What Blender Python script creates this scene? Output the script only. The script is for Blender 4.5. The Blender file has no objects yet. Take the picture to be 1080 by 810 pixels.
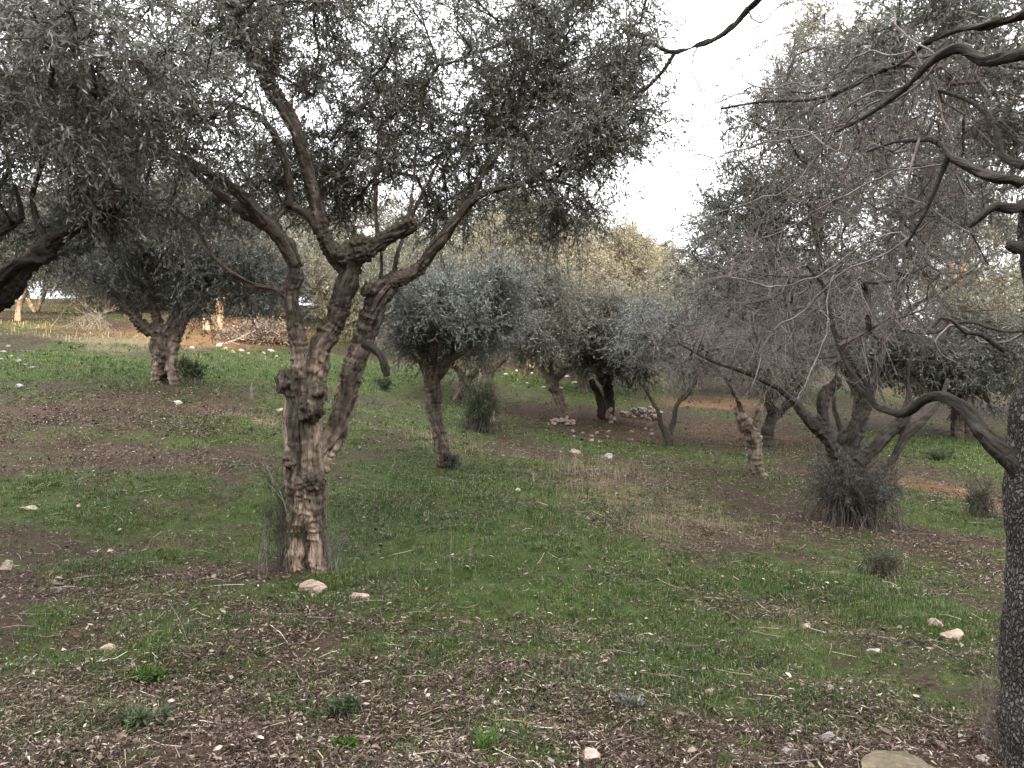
import bpy, math
import numpy as np
from mathutils import Vector

RNG = np.random.default_rng(7)
SC = bpy.context.scene
COL = SC.collection
F = 899.0          # focal length of the phone in photograph pixels
CAMZ = 1.6
SUN_E, SUN_A = 11.5, 186.0
SUN_STR, SKY_STR, EXPOSURE = 3.4, 0.1, 2.4
CLOUD_LO, CLOUD_HI = (8.2, 8.2, 8.6), (12.0, 12.0, 12.5)

# ------------------------------------------------------------------ numeric helpers
def _hash(i, j, k, seed):
    h = (i * 374761393 + j * 668265263 + k * 2147483647 + seed * 974634717) & 0xFFFFFFFF
    h = ((h ^ (h >> 13)) * 1274126177) & 0xFFFFFFFF
    h = ((h ^ (h >> 15)) * 2246822519) & 0xFFFFFFFF
    return ((h ^ (h >> 16)) & 0xFFFF).astype(np.float64) / 32767.5 - 1.0

def vnoise(p, seed=0):
    """value noise in [-1,1] at points p (n,3)"""
    p = np.asarray(p, float)
    f0 = np.floor(p); i = f0.astype(np.int64); t = p - f0
    t = t * t * t * (t * (t * 6 - 15) + 10)
    out = np.zeros(len(p))
    for dx in (0, 1):
        wx = t[:, 0] if dx else 1 - t[:, 0]
        for dy in (0, 1):
            wy = t[:, 1] if dy else 1 - t[:, 1]
            for dz in (0, 1):
                wz = t[:, 2] if dz else 1 - t[:, 2]
                out += wx * wy * wz * _hash(i[:, 0] + dx, i[:, 1] + dy, i[:, 2] + dz, seed)
    return out

def fbm(p, octaves=3, seed=0):
    p = np.asarray(p, float); s = np.zeros(len(p)); a = 1.0; n = 0
    for o in range(octaves):
        s += a * vnoise(p * (2.03 ** o) + 17.3 * o, seed + o); n += a; a *= 0.5
    return s / n * 1.5

def sstep(a, b, x):
    t = np.clip((x - a) / (b - a), 0, 1); return t * t * (3 - 2 * t)

def norm(v):
    return v / np.maximum(np.linalg.norm(v, axis=-1, keepdims=True), 1e-9)

def P(px, py, Y):
    return np.array([(px - 540.0) / F * Y, Y, CAMZ + (405.0 - py) / F * Y])

# ------------------------------------------------------------------ terrain
_ctl = [  # (photo column, photo row, metres away) of ground seen in the photograph
 (325,600,6.4),(465,492,11),(172,405,15.5),(895,553,9.5),(798,503,13),(705,472,17),(635,443,21),(592,442,20),
 (512,449,17),(485,424,22),(1070,803,3.7),(1000,592,8),(1000,480,16),(980,452,22),(0,592,6.4),(0,480,9.5),(0,420,13),
 (0,360,21),(0,332,30),(230,352,28),(300,372,24),(440,392,24),(560,402,28),(620,392,34),(700,402,32),(800,432,25),
 (250,420,14),(60,330,35),(200,333,35),(600,540,8.4),(760,560,8.6),(540,640,5.6),(100,640,5.5),(860,640,6.2),(800,720,4.6)]
_pts = [((u-540)/F*Y, Y, CAMZ+(405-v)/F*Y) for u, v, Y in _ctl]
_pts += [(0,0,0),(-3,0,.25),(3,0,-.1),(0,2,.02),(-6,-4,.3),(6,-4,-.4),(-35,10,3.2),(35,10,-2.0),(-60,60,5.0),(0,60,4.2),(60,60,3.0),
         (-25,45,5.2),(0,45,3.8),(30,40,2.2),(-60,120,5),(0,120,5),(60,120,5),(-60,-30,2),(60,-30,-2),(0,-30,-.5)]
_pts = np.array(_pts)
def _tps(r2):
    return np.where(r2 > 1e-12, 0.5 * r2 * np.log(np.maximum(r2, 1e-12)), 0)
_n = len(_pts)
_d2 = ((_pts[:, None, :2] - _pts[None, :, :2]) ** 2).sum(-1)
_A = np.zeros((_n + 3, _n + 3)); _A[:_n, :_n] = _tps(_d2) + np.eye(_n) * 1.5
_A[:_n, _n] = 1; _A[:_n, _n+1:] = _pts[:, :2]; _A[_n, :_n] = 1; _A[_n+1:, :_n] = _pts[:, :2].T
_w = np.linalg.solve(_A, np.concatenate([_pts[:, 2], np.zeros(3)]))

def H(x, y):
    x = np.atleast_1d(np.asarray(x, float)); y = np.atleast_1d(np.asarray(y, float))
    xc = np.clip(x, -65, 65); yc = np.clip(y, -32, 125)
    z = np.zeros(len(x))
    for s in range(0, len(x), 40000):
        q = np.stack([xc[s:s+40000], yc[s:s+40000]], 1)
        d2 = ((q[:, None, :] - _pts[None, :, :2]) ** 2).sum(-1)
        z[s:s+40000] = _tps(d2) @ _w[:_n] + _w[_n] + q @ _w[_n+1:]
    p = np.stack([x, y, np.zeros_like(x)], 1)
    near = np.exp(-np.maximum(y - 4, 0) / 25)
    z += 0.06 * fbm(p * 0.55, 2, 3) + 0.028 * fbm(p * 2.2, 2, 5) * near + 0.010 * fbm(p * 8, 2, 8) * near
    # unseen hill added behind the camera to shade the foreground from the low sun
    rz = 11.9 + 1.2 * vnoise(np.stack([x * 0.09, y * 0 + 3.3, y * 0], 1), 21)
    z += rz * sstep(-5, -22, y)
    # low brow over the far end
    z += 1.2 * sstep(36, 48, y) * sstep(-45, -20, -np.abs(x) + 0)
    return z

def H1(x, y):
    return float(H([x], [y])[0])

def GP(px, py):
    """where the sight line of a photograph pixel meets the ground"""
    Y = np.concatenate([np.arange(2.5, 12, 0.04), np.arange(12, 70, 0.15)])
    x = (px - 540.0) / F * Y; z = CAMZ + (405.0 - py) / F * Y
    d = z - H(x, Y)
    k = np.nonzero(d < 0)[0]
    k = k[0] if len(k) else len(Y) - 1
    return np.array([x[k], Y[k], H1(x[k], Y[k])])

# ------------------------------------------------------------------ mesh helpers
def new_mesh(name, verts, faces_flat, sizes, mats, parent=None, loc=None, smooth=False, matidx=None, fattr=None, vattr=None, vvec=None):
    me = bpy.data.meshes.new(name)
    verts = np.asarray(verts, np.float32); faces_flat = np.asarray(faces_flat, np.int32); sizes = np.asarray(sizes, np.int32)
    if loc is not None:
        verts = verts - np.asarray(loc, np.float32)
    me.vertices.add(len(verts)); me.vertices.foreach_set('co', verts.ravel())
    me.loops.add(len(faces_flat)); me.loops.foreach_set('vertex_index', faces_flat)
    me.polygons.add(len(sizes))
    starts = np.concatenate([[0], np.cumsum(sizes)[:-1]]).astype(np.int32)
    me.polygons.foreach_set('loop_start', starts)
    try:
        me.polygons.foreach_set('loop_total', sizes)
    except Exception:
        pass
    for m in (mats if isinstance(mats, (list, tuple)) else [mats]):
        me.materials.append(m)
    if matidx is not None:
        me.polygons.foreach_set('material_index', np.asarray(matidx, np.int32))
    me.polygons.foreach_set('use_smooth', np.full(len(sizes), bool(smooth)))
    for k, v in (fattr or {}).items():
        a = me.attributes.new(k, 'FLOAT', 'FACE'); a.data.foreach_set('value', np.asarray(v, np.float32))
    for k, v in (vattr or {}).items():
        a = me.attributes.new(k, 'FLOAT', 'POINT'); a.data.foreach_set('value', np.asarray(v, np.float32))
    for k, v in (vvec or {}).items():
        a = me.attributes.new(k, 'FLOAT_VECTOR', 'POINT'); a.data.foreach_set('vector', np.asarray(v, np.float32).ravel())
    me.update(calc_edges=True); me.validate()
    ob = bpy.data.objects.new(name, me); COL.objects.link(ob)
    if parent is not None:
        ob.parent = parent
    elif loc is not None:
        ob.location = [float(c) for c in loc]
    return ob

def empty(name, loc, label=None, cat=None, group=None):
    o = bpy.data.objects.new(name, None); COL.objects.link(o); o.location = [float(c) for c in loc]
    o.empty_display_size = 0.2
    return tag(o, label, cat, group)

def tag(o, label=None, cat=None, group=None, kind=None):
    if label: o['label'] = label
    if cat: o['category'] = cat
    if group: o['group'] = group
    if kind: o['kind'] = kind
    return o

def batch_tubes(pts, rad, sides):
    """pts (N,K,3), rad (N,K) -> verts, quads"""
    N, K, _ = pts.shape
    if N == 0:
        return np.zeros((0, 3)), np.zeros((0, 4), int)
    t = np.empty_like(pts); t[:, 1:-1] = pts[:, 2:] - pts[:, :-2] if K > 2 else 0
    t[:, 0] = pts[:, 1] - pts[:, 0]; t[:, -1] = pts[:, -1] - pts[:, -2]
    t = norm(t)
    ax = norm(pts[:, -1] - pts[:, 0]); ref = np.where(np.abs(ax[:, 2:3]) < 0.8, np.array([[0, 0, 1.0]]), np.array([[1.0, 0, 0]]))
    u = norm(np.cross(t, ref[:, None, :])); v = np.cross(t, u)
    a = np.arange(sides) / sides * 2 * np.pi
    ring = pts[:, :, None, :] + rad[:, :, None, None] * (np.cos(a)[None, None, :, None] * u[:, :, None, :] + np.sin(a)[None, None, :, None] * v[:, :, None, :])
    verts = ring.reshape(-1, 3)
    n = np.arange(N)[:, None, None] * (K * sides); k = np.arange(K - 1)[None, :, None] * sides; s = np.arange(sides)[None, None, :]
    s2 = (s + 1) % sides
    q = np.stack([n + k + s, n + k + s2, n + k + sides + s2, n + k + sides + s], -1).reshape(-1, 4)
    return verts, q

def catmull(p, step):
    """p (n,4): x y z r; resampled smooth"""
    p = np.asarray(p, float)
    if len(p) == 2:
        n = max(2, int(np.linalg.norm(p[1, :3] - p[0, :3]) / step) + 1)
        t = np.linspace(0, 1, n)[:, None]; return p[0] * (1 - t) + p[1] * t
    e = np.concatenate([[2 * p[0] - p[1]], p, [2 * p[-1] - p[-2]]]); out = []
    for i in range(1, len(e) - 2):
        a, b, c, d = e[i-1], e[i], e[i+1], e[i+2]
        n = max(1, int(np.linalg.norm(c[:3] - b[:3]) / step))
        t = (np.arange(n) / n)[:, None]
        out.append(0.5 * (2*b + (c-a)*t + (2*a-5*b+4*c-d)*t**2 + (3*b-a-3*c+d)*t**3))
    out.append(p[-1:])
    q = np.concatenate(out); q[:, 3] = np.maximum(q[:, 3], 0.002)
    return q

class Soup:
    """collects faces of any size into one mesh"""
    def __init__(s): s.v=[]; s.f=[]; s.sz=[]; s.m=[]; s.a=[]; s.n=0
    def add(s, verts, faces, mat=0, shade=0.5):
        verts = np.asarray(verts, float); faces = np.asarray(faces, int)
        if len(faces) == 0: return
        s.v.append(verts); s.f.append((faces + s.n).ravel()); s.sz.append(np.full(len(faces), faces.shape[1]))
        s.m.append(np.full(len(faces), mat)); s.a.append(np.broadcast_to(np.asarray(shade, float), (len(faces),)))
        s.n += len(verts)
    def build(s, name, mats, parent=None, loc=None, smooth=False):
        return new_mesh(name, np.concatenate(s.v), np.concatenate(s.f), np.concatenate(s.sz), mats, parent, loc, smooth,
                        np.concatenate(s.m), {'shade': np.concatenate(s.a)})

# ------------------------------------------------------------------ materials
def nodes_of(name):
    m = bpy.data.materials.new(name); m.use_nodes = True
    nt = m.node_tree; nt.nodes.clear()
    return m, nt, nt.nodes, nt.links

def N(nt, typ, **kw):
    n = nt.nodes.new(typ)
    for k, v in kw.items():
        if k.startswith('i_'):
            n.inputs[k[2:].replace('_', ' ')].default_value = v
        else:
            setattr(n, k, v)
    return n

def ramp(nt, fac, stops):
    r = nt.nodes.new('ShaderNodeValToRGB'); e = r.color_ramp.elements
    while len(e) < len(stops): e.new(0.5)
    for el, (p, c) in zip(e, stops):
        el.position = p; el.color = (*c, 1)
    nt.links.new(fac, r.inputs[0]); return r.outputs[0]

def mixc(nt, fac, a, b):
    m = nt.nodes.new('ShaderNodeMix'); m.data_type = 'RGBA'
    for sock, val in ((m.inputs[0], fac), (m.inputs[6], a), (m.inputs[7], b)):
        if hasattr(val, 'is_output'): nt.links.new(val, sock)
        elif isinstance(val, (int, float)): sock.default_value = val
        else: sock.default_value = (*val, 1)
    return m.outputs[2]

def math_(nt, op, a, b=None, clamp=False):
    m = nt.nodes.new('ShaderNodeMath'); m.operation = op; m.use_clamp = clamp
    for sock, val in ((m.inputs[0], a), (m.inputs[1], b)):
        if val is None: continue
        if hasattr(val, 'is_output'): nt.links.new(val, sock)
        else: sock.default_value = val
    return m.outputs[0]

def noise(nt, vec, scale, detail=4, rough=0.6):
    n = N(nt, 'ShaderNodeTexNoise', i_Scale=scale, i_Detail=detail, i_Roughness=rough)
    if vec is not None: nt.links.new(vec, n.inputs['Vector'])
    return n.outputs['Fac']

def attr(nt, name, out='Fac'):
    return N(nt, 'ShaderNodeAttribute', attribute_name=name).outputs[out]

def bark_mat(name, dark, mid, light, pale=None, moss=None, scale=26, rough=0.9, bump=0.6):
    m, nt, nd, lk = nodes_of(name)
    co = attr(nt, 'bark_co', 'Vector')
    n1 = noise(nt, co, scale, 6, 0.65); n2 = noise(nt, co, scale * 0.22, 3)
    c = ramp(nt, n1, [(0.30, dark), (0.52, mid), (0.72, light)])
    c = mixc(nt, math_(nt, 'MULTIPLY', sstep_node(nt, n2, 0.5, 0.7), 0.55), c, dark)
    if pale:
        n4 = noise(nt, co, scale * 0.17, 5, .6)
        f = math_(nt, 'MULTIPLY', attr(nt, 'pale'), sstep_node(nt, n4, 0.39, 0.53))
        c = mixc(nt, f, c, mixc(nt, sstep_node(nt, n1, .35, .65), [x * 0.40 for x in pale], pale))
    if moss:
        n3 = noise(nt, co, scale * 0.35, 4)
        f = math_(nt, 'MULTIPLY', attr(nt, 'moss'), sstep_node(nt, n3, 0.38, 0.62))
        c = mixc(nt, f, c, moss)
    b = N(nt, 'ShaderNodeBsdfPrincipled', i_Roughness=rough); b.inputs['Specular IOR Level'].default_value = 0.2
    n5 = noise(nt, co, scale * 3.1, 5, 0.7)
    c = mixc(nt, sstep_node(nt, n5, 0.46, 0.34), c, [x * 0.6 for x in dark])
    lk.new(c, b.inputs['Base Color'])
    bp = N(nt, 'ShaderNodeBump', i_Strength=bump, i_Distance=0.03)
    lk.new(math_(nt, 'ADD', n1, math_(nt, 'MULTIPLY', n5, 0.5)), bp.inputs['Height']); lk.new(bp.outputs[0], b.inputs['Normal'])
    o = N(nt, 'ShaderNodeOutputMaterial'); lk.new(b.outputs[0], o.inputs[0]); return m

def sstep_node(nt, v, a, b):
    r = N(nt, 'ShaderNodeMapRange', interpolation_type='SMOOTHSTEP')
    nt.links.new(v, r.inputs[0]); r.inputs[1].default_value = a; r.inputs[2].default_value = b
    return r.outputs[0]

def scaly_bark(name):
    m, nt, nd, lk = nodes_of(name)
    tc = N(nt, 'ShaderNodeTexCoord'); mp = N(nt, 'ShaderNodeMapping'); mp.inputs['Scale'].default_value = (1, 1, 0.62)
    lk.new(tc.outputs['Object'], mp.inputs[0])
    wn = N(nt, 'ShaderNodeTexNoise', i_Scale=22, i_Detail=3); lk.new(mp.outputs[0], wn.inputs['Vector'])
    va = N(nt, 'ShaderNodeVectorMath', operation='SCALE'); va.inputs['Scale'].default_value = 0.05
    lk.new(wn.outputs['Color'], va.inputs[0])
    ad = N(nt, 'ShaderNodeVectorMath', operation='ADD'); lk.new(mp.outputs[0], ad.inputs[0]); lk.new(va.outputs[0], ad.inputs[1])
    vo = N(nt, 'ShaderNodeTexVoronoi', feature='DISTANCE_TO_EDGE', i_Scale=62); lk.new(ad.outputs[0], vo.inputs['Vector'])
    vc = N(nt, 'ShaderNodeTexVoronoi', i_Scale=62); lk.new(ad.outputs[0], vc.inputs['Vector'])
    cell = sstep_node(nt, vo.outputs['Distance'], 0.0, 0.26)
    fine = noise(nt, tc.outputs['Object'], 90, 4)
    plate = mixc(nt, fine, (0.07, 0.063, 0.056), (0.27, 0.248, 0.225))
    plate = mixc(nt, math_(nt, 'MULTIPLY', N_sep(nt, vc.outputs['Color']), 0.9), plate, (0.05, 0.046, 0.042))
    big = noise(nt, tc.outputs['Object'], 3.2, 4)
    plate = mixc(nt, math_(nt, 'MULTIPLY', sstep_node(nt, big, .42, .62), .6), plate, (.055, .05, .04))
    c = mixc(nt, cell, (0.022, 0.019, 0.017), plate)
    b = N(nt, 'ShaderNodeBsdfPrincipled', i_Roughness=0.92); b.inputs['Specular IOR Level'].default_value = 0.15
    lk.new(c, b.inputs['Base Color'])
    h = math_(nt, 'ADD', math_(nt, 'MULTIPLY', cell, 0.8), math_(nt, 'MULTIPLY', fine, 0.3))
    bp = N(nt, 'ShaderNodeBump', i_Strength=0.9, i_Distance=0.02); lk.new(h, bp.inputs['Height']); lk.new(bp.outputs[0], b.inputs['Normal'])
    o = N(nt, 'ShaderNodeOutputMaterial'); lk.new(b.outputs[0], o.inputs[0]); return m

def N_sep(nt, col):
    s = N(nt, 'ShaderNodeSeparateColor'); nt.links.new(col, s.inputs[0]); return s.outputs[0]

def leaf_mat(name, stops, trans=0.38, rough=0.55, spec=0.35):
    m, nt, nd, lk = nodes_of(name)
    c = ramp(nt, attr(nt, 'shade'), stops)
    b = N(nt, 'ShaderNodeBsdfPrincipled', i_Roughness=rough); b.inputs['Specular IOR Level'].default_value = spec
    lk.new(c, b.inputs['Base Color'])
    o = N(nt, 'ShaderNodeOutputMaterial')
    if trans:
        t = N(nt, 'ShaderNodeBsdfTranslucent'); lk.new(c, t.inputs[0])
        mx = N(nt, 'ShaderNodeMixShader'); mx.inputs[0].default_value = trans
        lk.new(b.outputs[0], mx.inputs[1]); lk.new(t.outputs[0], mx.inputs[2]); lk.new(mx.outputs[0], o.inputs[0])
    else:
        lk.new(b.outputs[0], o.inputs[0])
    return m

def rock_mat(name, a, b_, lichen=None):
    m, nt, nd, lk = nodes_of(name)
    tc = N(nt, 'ShaderNodeTexCoord')
    n1 = noise(nt, tc.outputs['Object'], 14, 6, 0.7); n2 = noise(nt, tc.outputs['Object'], 45, 4)
    c = ramp(nt, n1, [(0.3, [x*0.55 for x in a]), (0.5, a), (0.72, b_)])
    c = mixc(nt, math_(nt, 'MULTIPLY', sstep_node(nt, n2, 0.55, 0.7), 0.5), c, [x*0.4 for x in a])
    if lichen:
        c = mixc(nt, sstep_node(nt, noise(nt, tc.outputs['Object'], 9, 4), 0.5, 0.6), c, lichen)
    b = N(nt, 'ShaderNodeBsdfPrincipled', i_Roughness=0.9); b.inputs['Specular IOR Level'].default_value = 0.2
    lk.new(c, b.inputs['Base Color'])
    bp = N(nt, 'ShaderNodeBump', i_Strength=0.7, i_Distance=0.015); lk.new(n1, bp.inputs['Height']); lk.new(bp.outputs[0], b.inputs['Normal'])
    o = N(nt, 'ShaderNodeOutputMaterial'); lk.new(b.outputs[0], o.inputs[0]); return m
# ------------------------------------------------------------------ palettes
M = {}
M['bark'] = bark_mat('olive_bark', (0.022,0.017,0.013), (0.082,0.066,0.052), (0.21,0.175,0.142), pale=(0.50,0.365,0.275), moss=(0.075,0.068,0.033))
M['bark_dark'] = bark_mat('dark_olive_bark', (0.020,0.017,0.015), (0.055,0.047,0.040), (0.125,0.108,0.09), pale=(0.34,0.27,0.21), moss=(0.06,0.058,0.032), scale=30, bump=.9)
M['bark_red'] = bark_mat('brown_olive_bark', (0.036,0.027,0.022), (0.125,0.095,0.078), (0.25,0.195,0.16), pale=(0.46,0.36,0.27), moss=(0.10,0.08,0.04), scale=16)
M['bark_scaly'] = scaly_bark('scaly_bark')
M['bark_limb'] = bark_mat('dark_limb_bark', (.012,.011,.009), (.040,.034,.029), (.095,.083,.072), moss=(.055,.052,.032), scale=34, bump=.9)
M['twig'] = bark_mat('twig_bark', (0.030,0.025,0.021), (0.075,0.062,0.052), (0.15,0.125,0.105), scale=12, bump=0.2)
M['twig_pale'] = bark_mat('pale_dead_twig', (0.083,0.070,0.062), (0.175,0.150,0.134), (0.304,0.267,0.242), scale=12, bump=0.2)
M['leaf'] = leaf_mat('olive_leaf', [(0,(0.054,0.057,0.042)),(0.45,(0.115,0.121,0.093)),(0.75,(0.183,0.190,0.161)),(1,(0.314,0.325,0.298))])
M['leaf_near'] = leaf_mat('olive_leaf_grey_green', [(0,(0.068,0.069,0.049)),(0.4,(0.144,0.150,0.116)),(0.7,(0.256,0.261,0.223)),(1,(0.464,0.469,0.440))])
M['leaf_blue'] = leaf_mat('olive_leaf_silver_blue', [(0,(0.066,0.069,0.056)),(0.5,(0.160,0.170,0.143)),(1,(0.362,0.378,0.339))])
M['leaf_brown'] = leaf_mat('olive_leaf_tawny', [(0,(0.066,0.065,0.046)),(0.5,(0.162,0.155,0.114)),(1,(0.32,0.30,0.235))])
M['leaf_sunlit'] = leaf_mat('olive_leaf_sunlit_yellow', [(0,(0.094,0.095,0.039)),(0.5,(0.209,0.200,0.095)),(1,(0.376,0.357,0.202))])  # leaf colour brightened and yellowed to paint low sun on it
M['leaf_dark'] = leaf_mat('olive_leaf_dark', [(0,(0.040,0.043,0.034)),(0.5,(0.090,0.096,0.077)),(0.8,(0.157,0.165,0.144)),(1,(0.272,0.283,0.264))])
M['leaf_conifer'] = leaf_mat('dark_green_needle', [(0,(0.031,0.039,0.022)),(0.5,(0.073,0.084,0.045)),(1,(0.136,0.147,0.085))])
M['weed'] = leaf_mat('grey_green_weed', [(0,(0.035,0.050,0.020)),(0.5,(0.072,0.098,0.042)),(1,(0.15,0.17,0.095))])
M['dead_leaf_brown'] = leaf_mat('withered_brown_leaf', [(0,(0.09,0.058,0.042)),(1,(0.24,0.17,0.13))], 0.1)

# ------------------------------------------------------------------ trees
def leaves_on(soup, base, tdir, L, wid, rng, mat, shade_lo=0.0, shade_hi=1.0, droop=0.15, spread=0.9):
    """one lance-shaped leaf per row of base"""
    n = len(base)
    d = norm(tdir * 0.75 + rng.normal(0, spread * 0.6, (n, 3)) + np.array([0, 0, -droop]))
    s = norm(np.cross(d, rng.normal(0, 1, (n, 3)) + np.array([0, 0, 1.1])))
    nn = np.cross(s, d)
    l = L * rng.uniform(0.65, 1.25, (n, 1)); w = wid * rng.uniform(0.8, 1.25, (n, 1))
    bend = rng.normal(0, 0.10, (n, 1)) * l
    a = base; b = base + d * l * 0.45 + s * w * 0.5 + nn * bend; c = base + d * l; e = base + d * l * 0.45 - s * w * 0.5 + nn * bend
    v = np.stack([a, b, c, e], 1).reshape(-1, 3)
    f = np.arange(n * 4).reshape(n, 4)
    soup.add(v, f, mat, np.clip(rng.beta(1.6, 2.2, n), 0, 1) * (shade_hi - shade_lo) + shade_lo)

def seg_info(p, segs):
    """nearest skeleton segment of every point: index, arc position, distance over radius"""
    A, B, RA, RB, S0 = segs['a'], segs['b'], segs['ra'], segs['rb'], segs['s']
    best = np.full(len(p), 1e9); bi = np.zeros(len(p), int); bt = np.zeros(len(p))
    AB = B - A; L2 = np.maximum((AB ** 2).sum(1), 1e-9)
    for s in range(0, len(p), 4000):
        q = p[s:s+4000]
        t = np.clip(((q[:, None] - A) * AB).sum(-1) / L2, 0, 1)
        d = np.linalg.norm(q[:, None] - (A + t[..., None] * AB), axis=-1)
        r = RA + t * (RB - RA)
        c = d / r
        k = c.argmin(1); j = np.arange(len(q))
        best[s:s+4000] = c[j, k]; bi[s:s+4000] = k; bt[s:s+4000] = t[j, k]
    return bi, bt, best

def soft_axis(p, segs, pid, own, ratio):
    """axis point, run length and direction beside every point, blended over the neighbouring segments of its own limb"""
    A, B, RA, S0 = segs['a'], segs['b'], segs['ra'], segs['s']; AB = B - A; L = np.linalg.norm(AB, axis=1)
    C = np.zeros_like(p); S = np.zeros(len(p)); T = np.zeros_like(p)
    for k in np.unique(own):
        idx = np.nonzero(own == k)[0]; sg = np.nonzero(pid == k)[0]
        for s in range(0, len(idx), 4000):
            j = idx[s:s+4000]; q = p[j]
            t = np.clip(((q[:, None] - A[sg]) * AB[sg]).sum(-1) / np.maximum(L[sg] ** 2, 1e-9), 0, 1)
            c = A[sg] + t[..., None] * AB[sg]; d = np.linalg.norm(q[:, None] - c, axis=-1) / np.maximum(RA[sg], .01)
            w = np.exp(-((d - d.min(1, keepdims=True)) / 0.12)) ; w /= w.sum(1, keepdims=True)
            C[j] = (w[..., None] * c).sum(1); S[j] = (w * (S0[sg] + t * L[sg])).sum(1); T[j] = (w[..., None] * (AB[sg] / L[sg][:, None])).sum(1)
    return C, S, norm(T)

def wood(root, loc, polys, mat, voxel, mat2=None, rough=0.12, seed=0, burls=(), pale_fn=None, moss_fn=None, fine=0.5):
    """fuses traced limbs into one gnarled surface and cuts it into its parts"""
    rng = np.random.default_rng(seed)
    sv, sf, off = [], [], 0
    A, B, RA, RB, SS, PI = [], [], [], [], [], []
    thin = {}
    for pi, (pname, q) in enumerate(polys):
        k = 14
        lim = voxel * 1.35
        if pname == 'dead_branch' or q[:, 3].max() < lim:
            thin.setdefault(pi, []).append(q); continue
        low = np.nonzero(q[:, 3] < lim)[0]
        if len(low) and low[0] > 3 and len(q) - low[0] > 2:
            thin.setdefault(pi, []).append(q[low[0]-2:]); q = q[:low[0]+1]
        v, f = batch_tubes(q[None, :, :3], q[None, :, 3], k)
        n0 = len(v); K = len(q)
        v = np.concatenate([v, q[:1, :3] , q[-1:, :3] + norm(q[-1:, :3] - q[-2:-1, :3]) * q[-1, 3] * 0.4])
        sv.append(v)
        i = np.arange(k); j = (i + 1) % k
        tri = [np.stack([i * 0 + n0, j, i], 1), np.stack([i * 0 + n0 + 1, (K-1)*k + i, (K-1)*k + j], 1)]
        sf.append((f + off, np.concatenate(tri) + off)); off += len(v)
        s = np.concatenate([[0], np.cumsum(np.linalg.norm(np.diff(q[:, :3], axis=0), axis=1))])
        A.append(q[:-1, :3]); B.append(q[1:, :3]); RA.append(q[:-1, 3]); RB.append(q[1:, 3]); SS.append(s[:-1]); PI.append(np.full(len(q)-1, pi))
    for (c, r) in burls:
        th = np.linspace(0, np.pi, 9); q = np.zeros((9, 4)); q[:, :3] = c; q[:, 2] += -np.cos(th) * r; q[:, 3] = np.maximum(np.sin(th) * r, 0.15 * r)
        v, f = batch_tubes(q[None, :, :3], q[None, :, 3], 12)
        sv.append(np.concatenate([v, q[:1, :3], q[-1:, :3]])); n0 = len(v); i = np.arange(12); j = (i+1) % 12
        tri = np.concatenate([np.stack([i*0+n0, j, i], 1), np.stack([i*0+n0+1, 8*12+i, 8*12+j], 1)])
        sf.append((f + off, tri + off)); off += len(v) + 2
    V = np.concatenate(sv)
    flat = np.concatenate([np.concatenate([q.ravel(), t.ravel()]) for q, t in sf]); sizes = np.concatenate([np.concatenate([np.full(len(q), 4), np.full(len(t), 3)]) for q, t in sf])
    tmp = new_mesh('tmp', V, flat, sizes, mat)
    md = tmp.modifiers.new('r', 'REMESH'); md.mode = 'VOXEL'; md.voxel_size = voxel
    sm = tmp.modifiers.new('s', 'SMOOTH'); sm.iterations = 4; sm.factor = 0.5
    dg = bpy.context.evaluated_depsgraph_get(); ev = tmp.evaluated_get(dg); me = bpy.data.meshes.new_from_object(ev)
    n = len(me.vertices); co = np.zeros(n * 3, np.float32); me.vertices.foreach_get('co', co); co = co.reshape(-1, 3).astype(float)
    no = np.zeros(n * 3, np.float32); me.vertices.foreach_get('normal', no); no = no.reshape(-1, 3).astype(float)
    nf = len(me.polygons); lt = np.zeros(nf, np.int32); me.polygons.foreach_get('loop_total', lt)
    li = np.zeros(len(me.loops), np.int32); me.loops.foreach_get('vertex_index', li)
    bpy.data.objects.remove(tmp); bpy.data.meshes.remove(me)
    segs = dict(a=np.concatenate(A), b=np.concatenate(B), ra=np.concatenate(RA), rb=np.concatenate(RB), s=np.concatenate(SS)); pid = np.concatenate(PI)
    bi, bt, ratio = seg_info(co, segs)
    sC, sS, sT = soft_axis(co, segs, pid, pid[bi], ratio)
    a, b = segs['a'][bi], segs['b'][bi]
    c = a + (b - a) * bt[:, None]; r = segs['ra'][bi] + bt * (segs['rb'][bi] - segs['ra'][bi])
    ln = np.linalg.norm(b - a, axis=1)
    bco = co - sC; bco = bco - (bco * sT).sum(1, keepdims=True) * sT * 0.9
    bco[:, 2] += 0.20 * sS; bco[:, 0] += pid[bi] * 3.1
    rr = np.minimum(r, 0.4)
    # twisted grain ridges, hollows and small knots
    bigm = sstep(-.5, .5, fbm(co * 2.3, 2, seed + 21))
    g1 = 1 - np.abs(fbm(bco * np.array([1, 1, 1]) / np.maximum(rr, 0.05)[:, None] * 1.5 + seed, 2, seed + 1)) * 2
    g2 = fbm(co / np.maximum(rr, 0.06)[:, None] * 0.9, 2, seed + 4)
    g3 = fbm(bco * 55, 3, seed + 9)
    if mat2 is not None:
        rough = np.where(pid[bi] == 0, rough, rough * 3.0); fine = np.where(pid[bi] == 0, fine, .6)
    g4 = np.abs(fbm(bco * np.array([1, 1, .7]) * 17, 2, seed + 13))
    d = rr * rough * (g1 * (.2 + .6 * bigm) + g2 * 1.0 - 0.30) + 0.009 * fine * g3 - (0.008 + .020 * (1 - bigm)) * fine * sstep(.22, .0, g4)
    co2 = co + no * np.maximum(d, -0.55 * rr)[:, None]
    pale = np.clip(pale_fn(co2), 0, 1) if pale_fn else np.zeros(n)
    for (cb, rb_) in burls: pale *= sstep(0.9 * rb_, 1.25 * rb_, np.linalg.norm(co2 - cb, axis=1))
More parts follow.
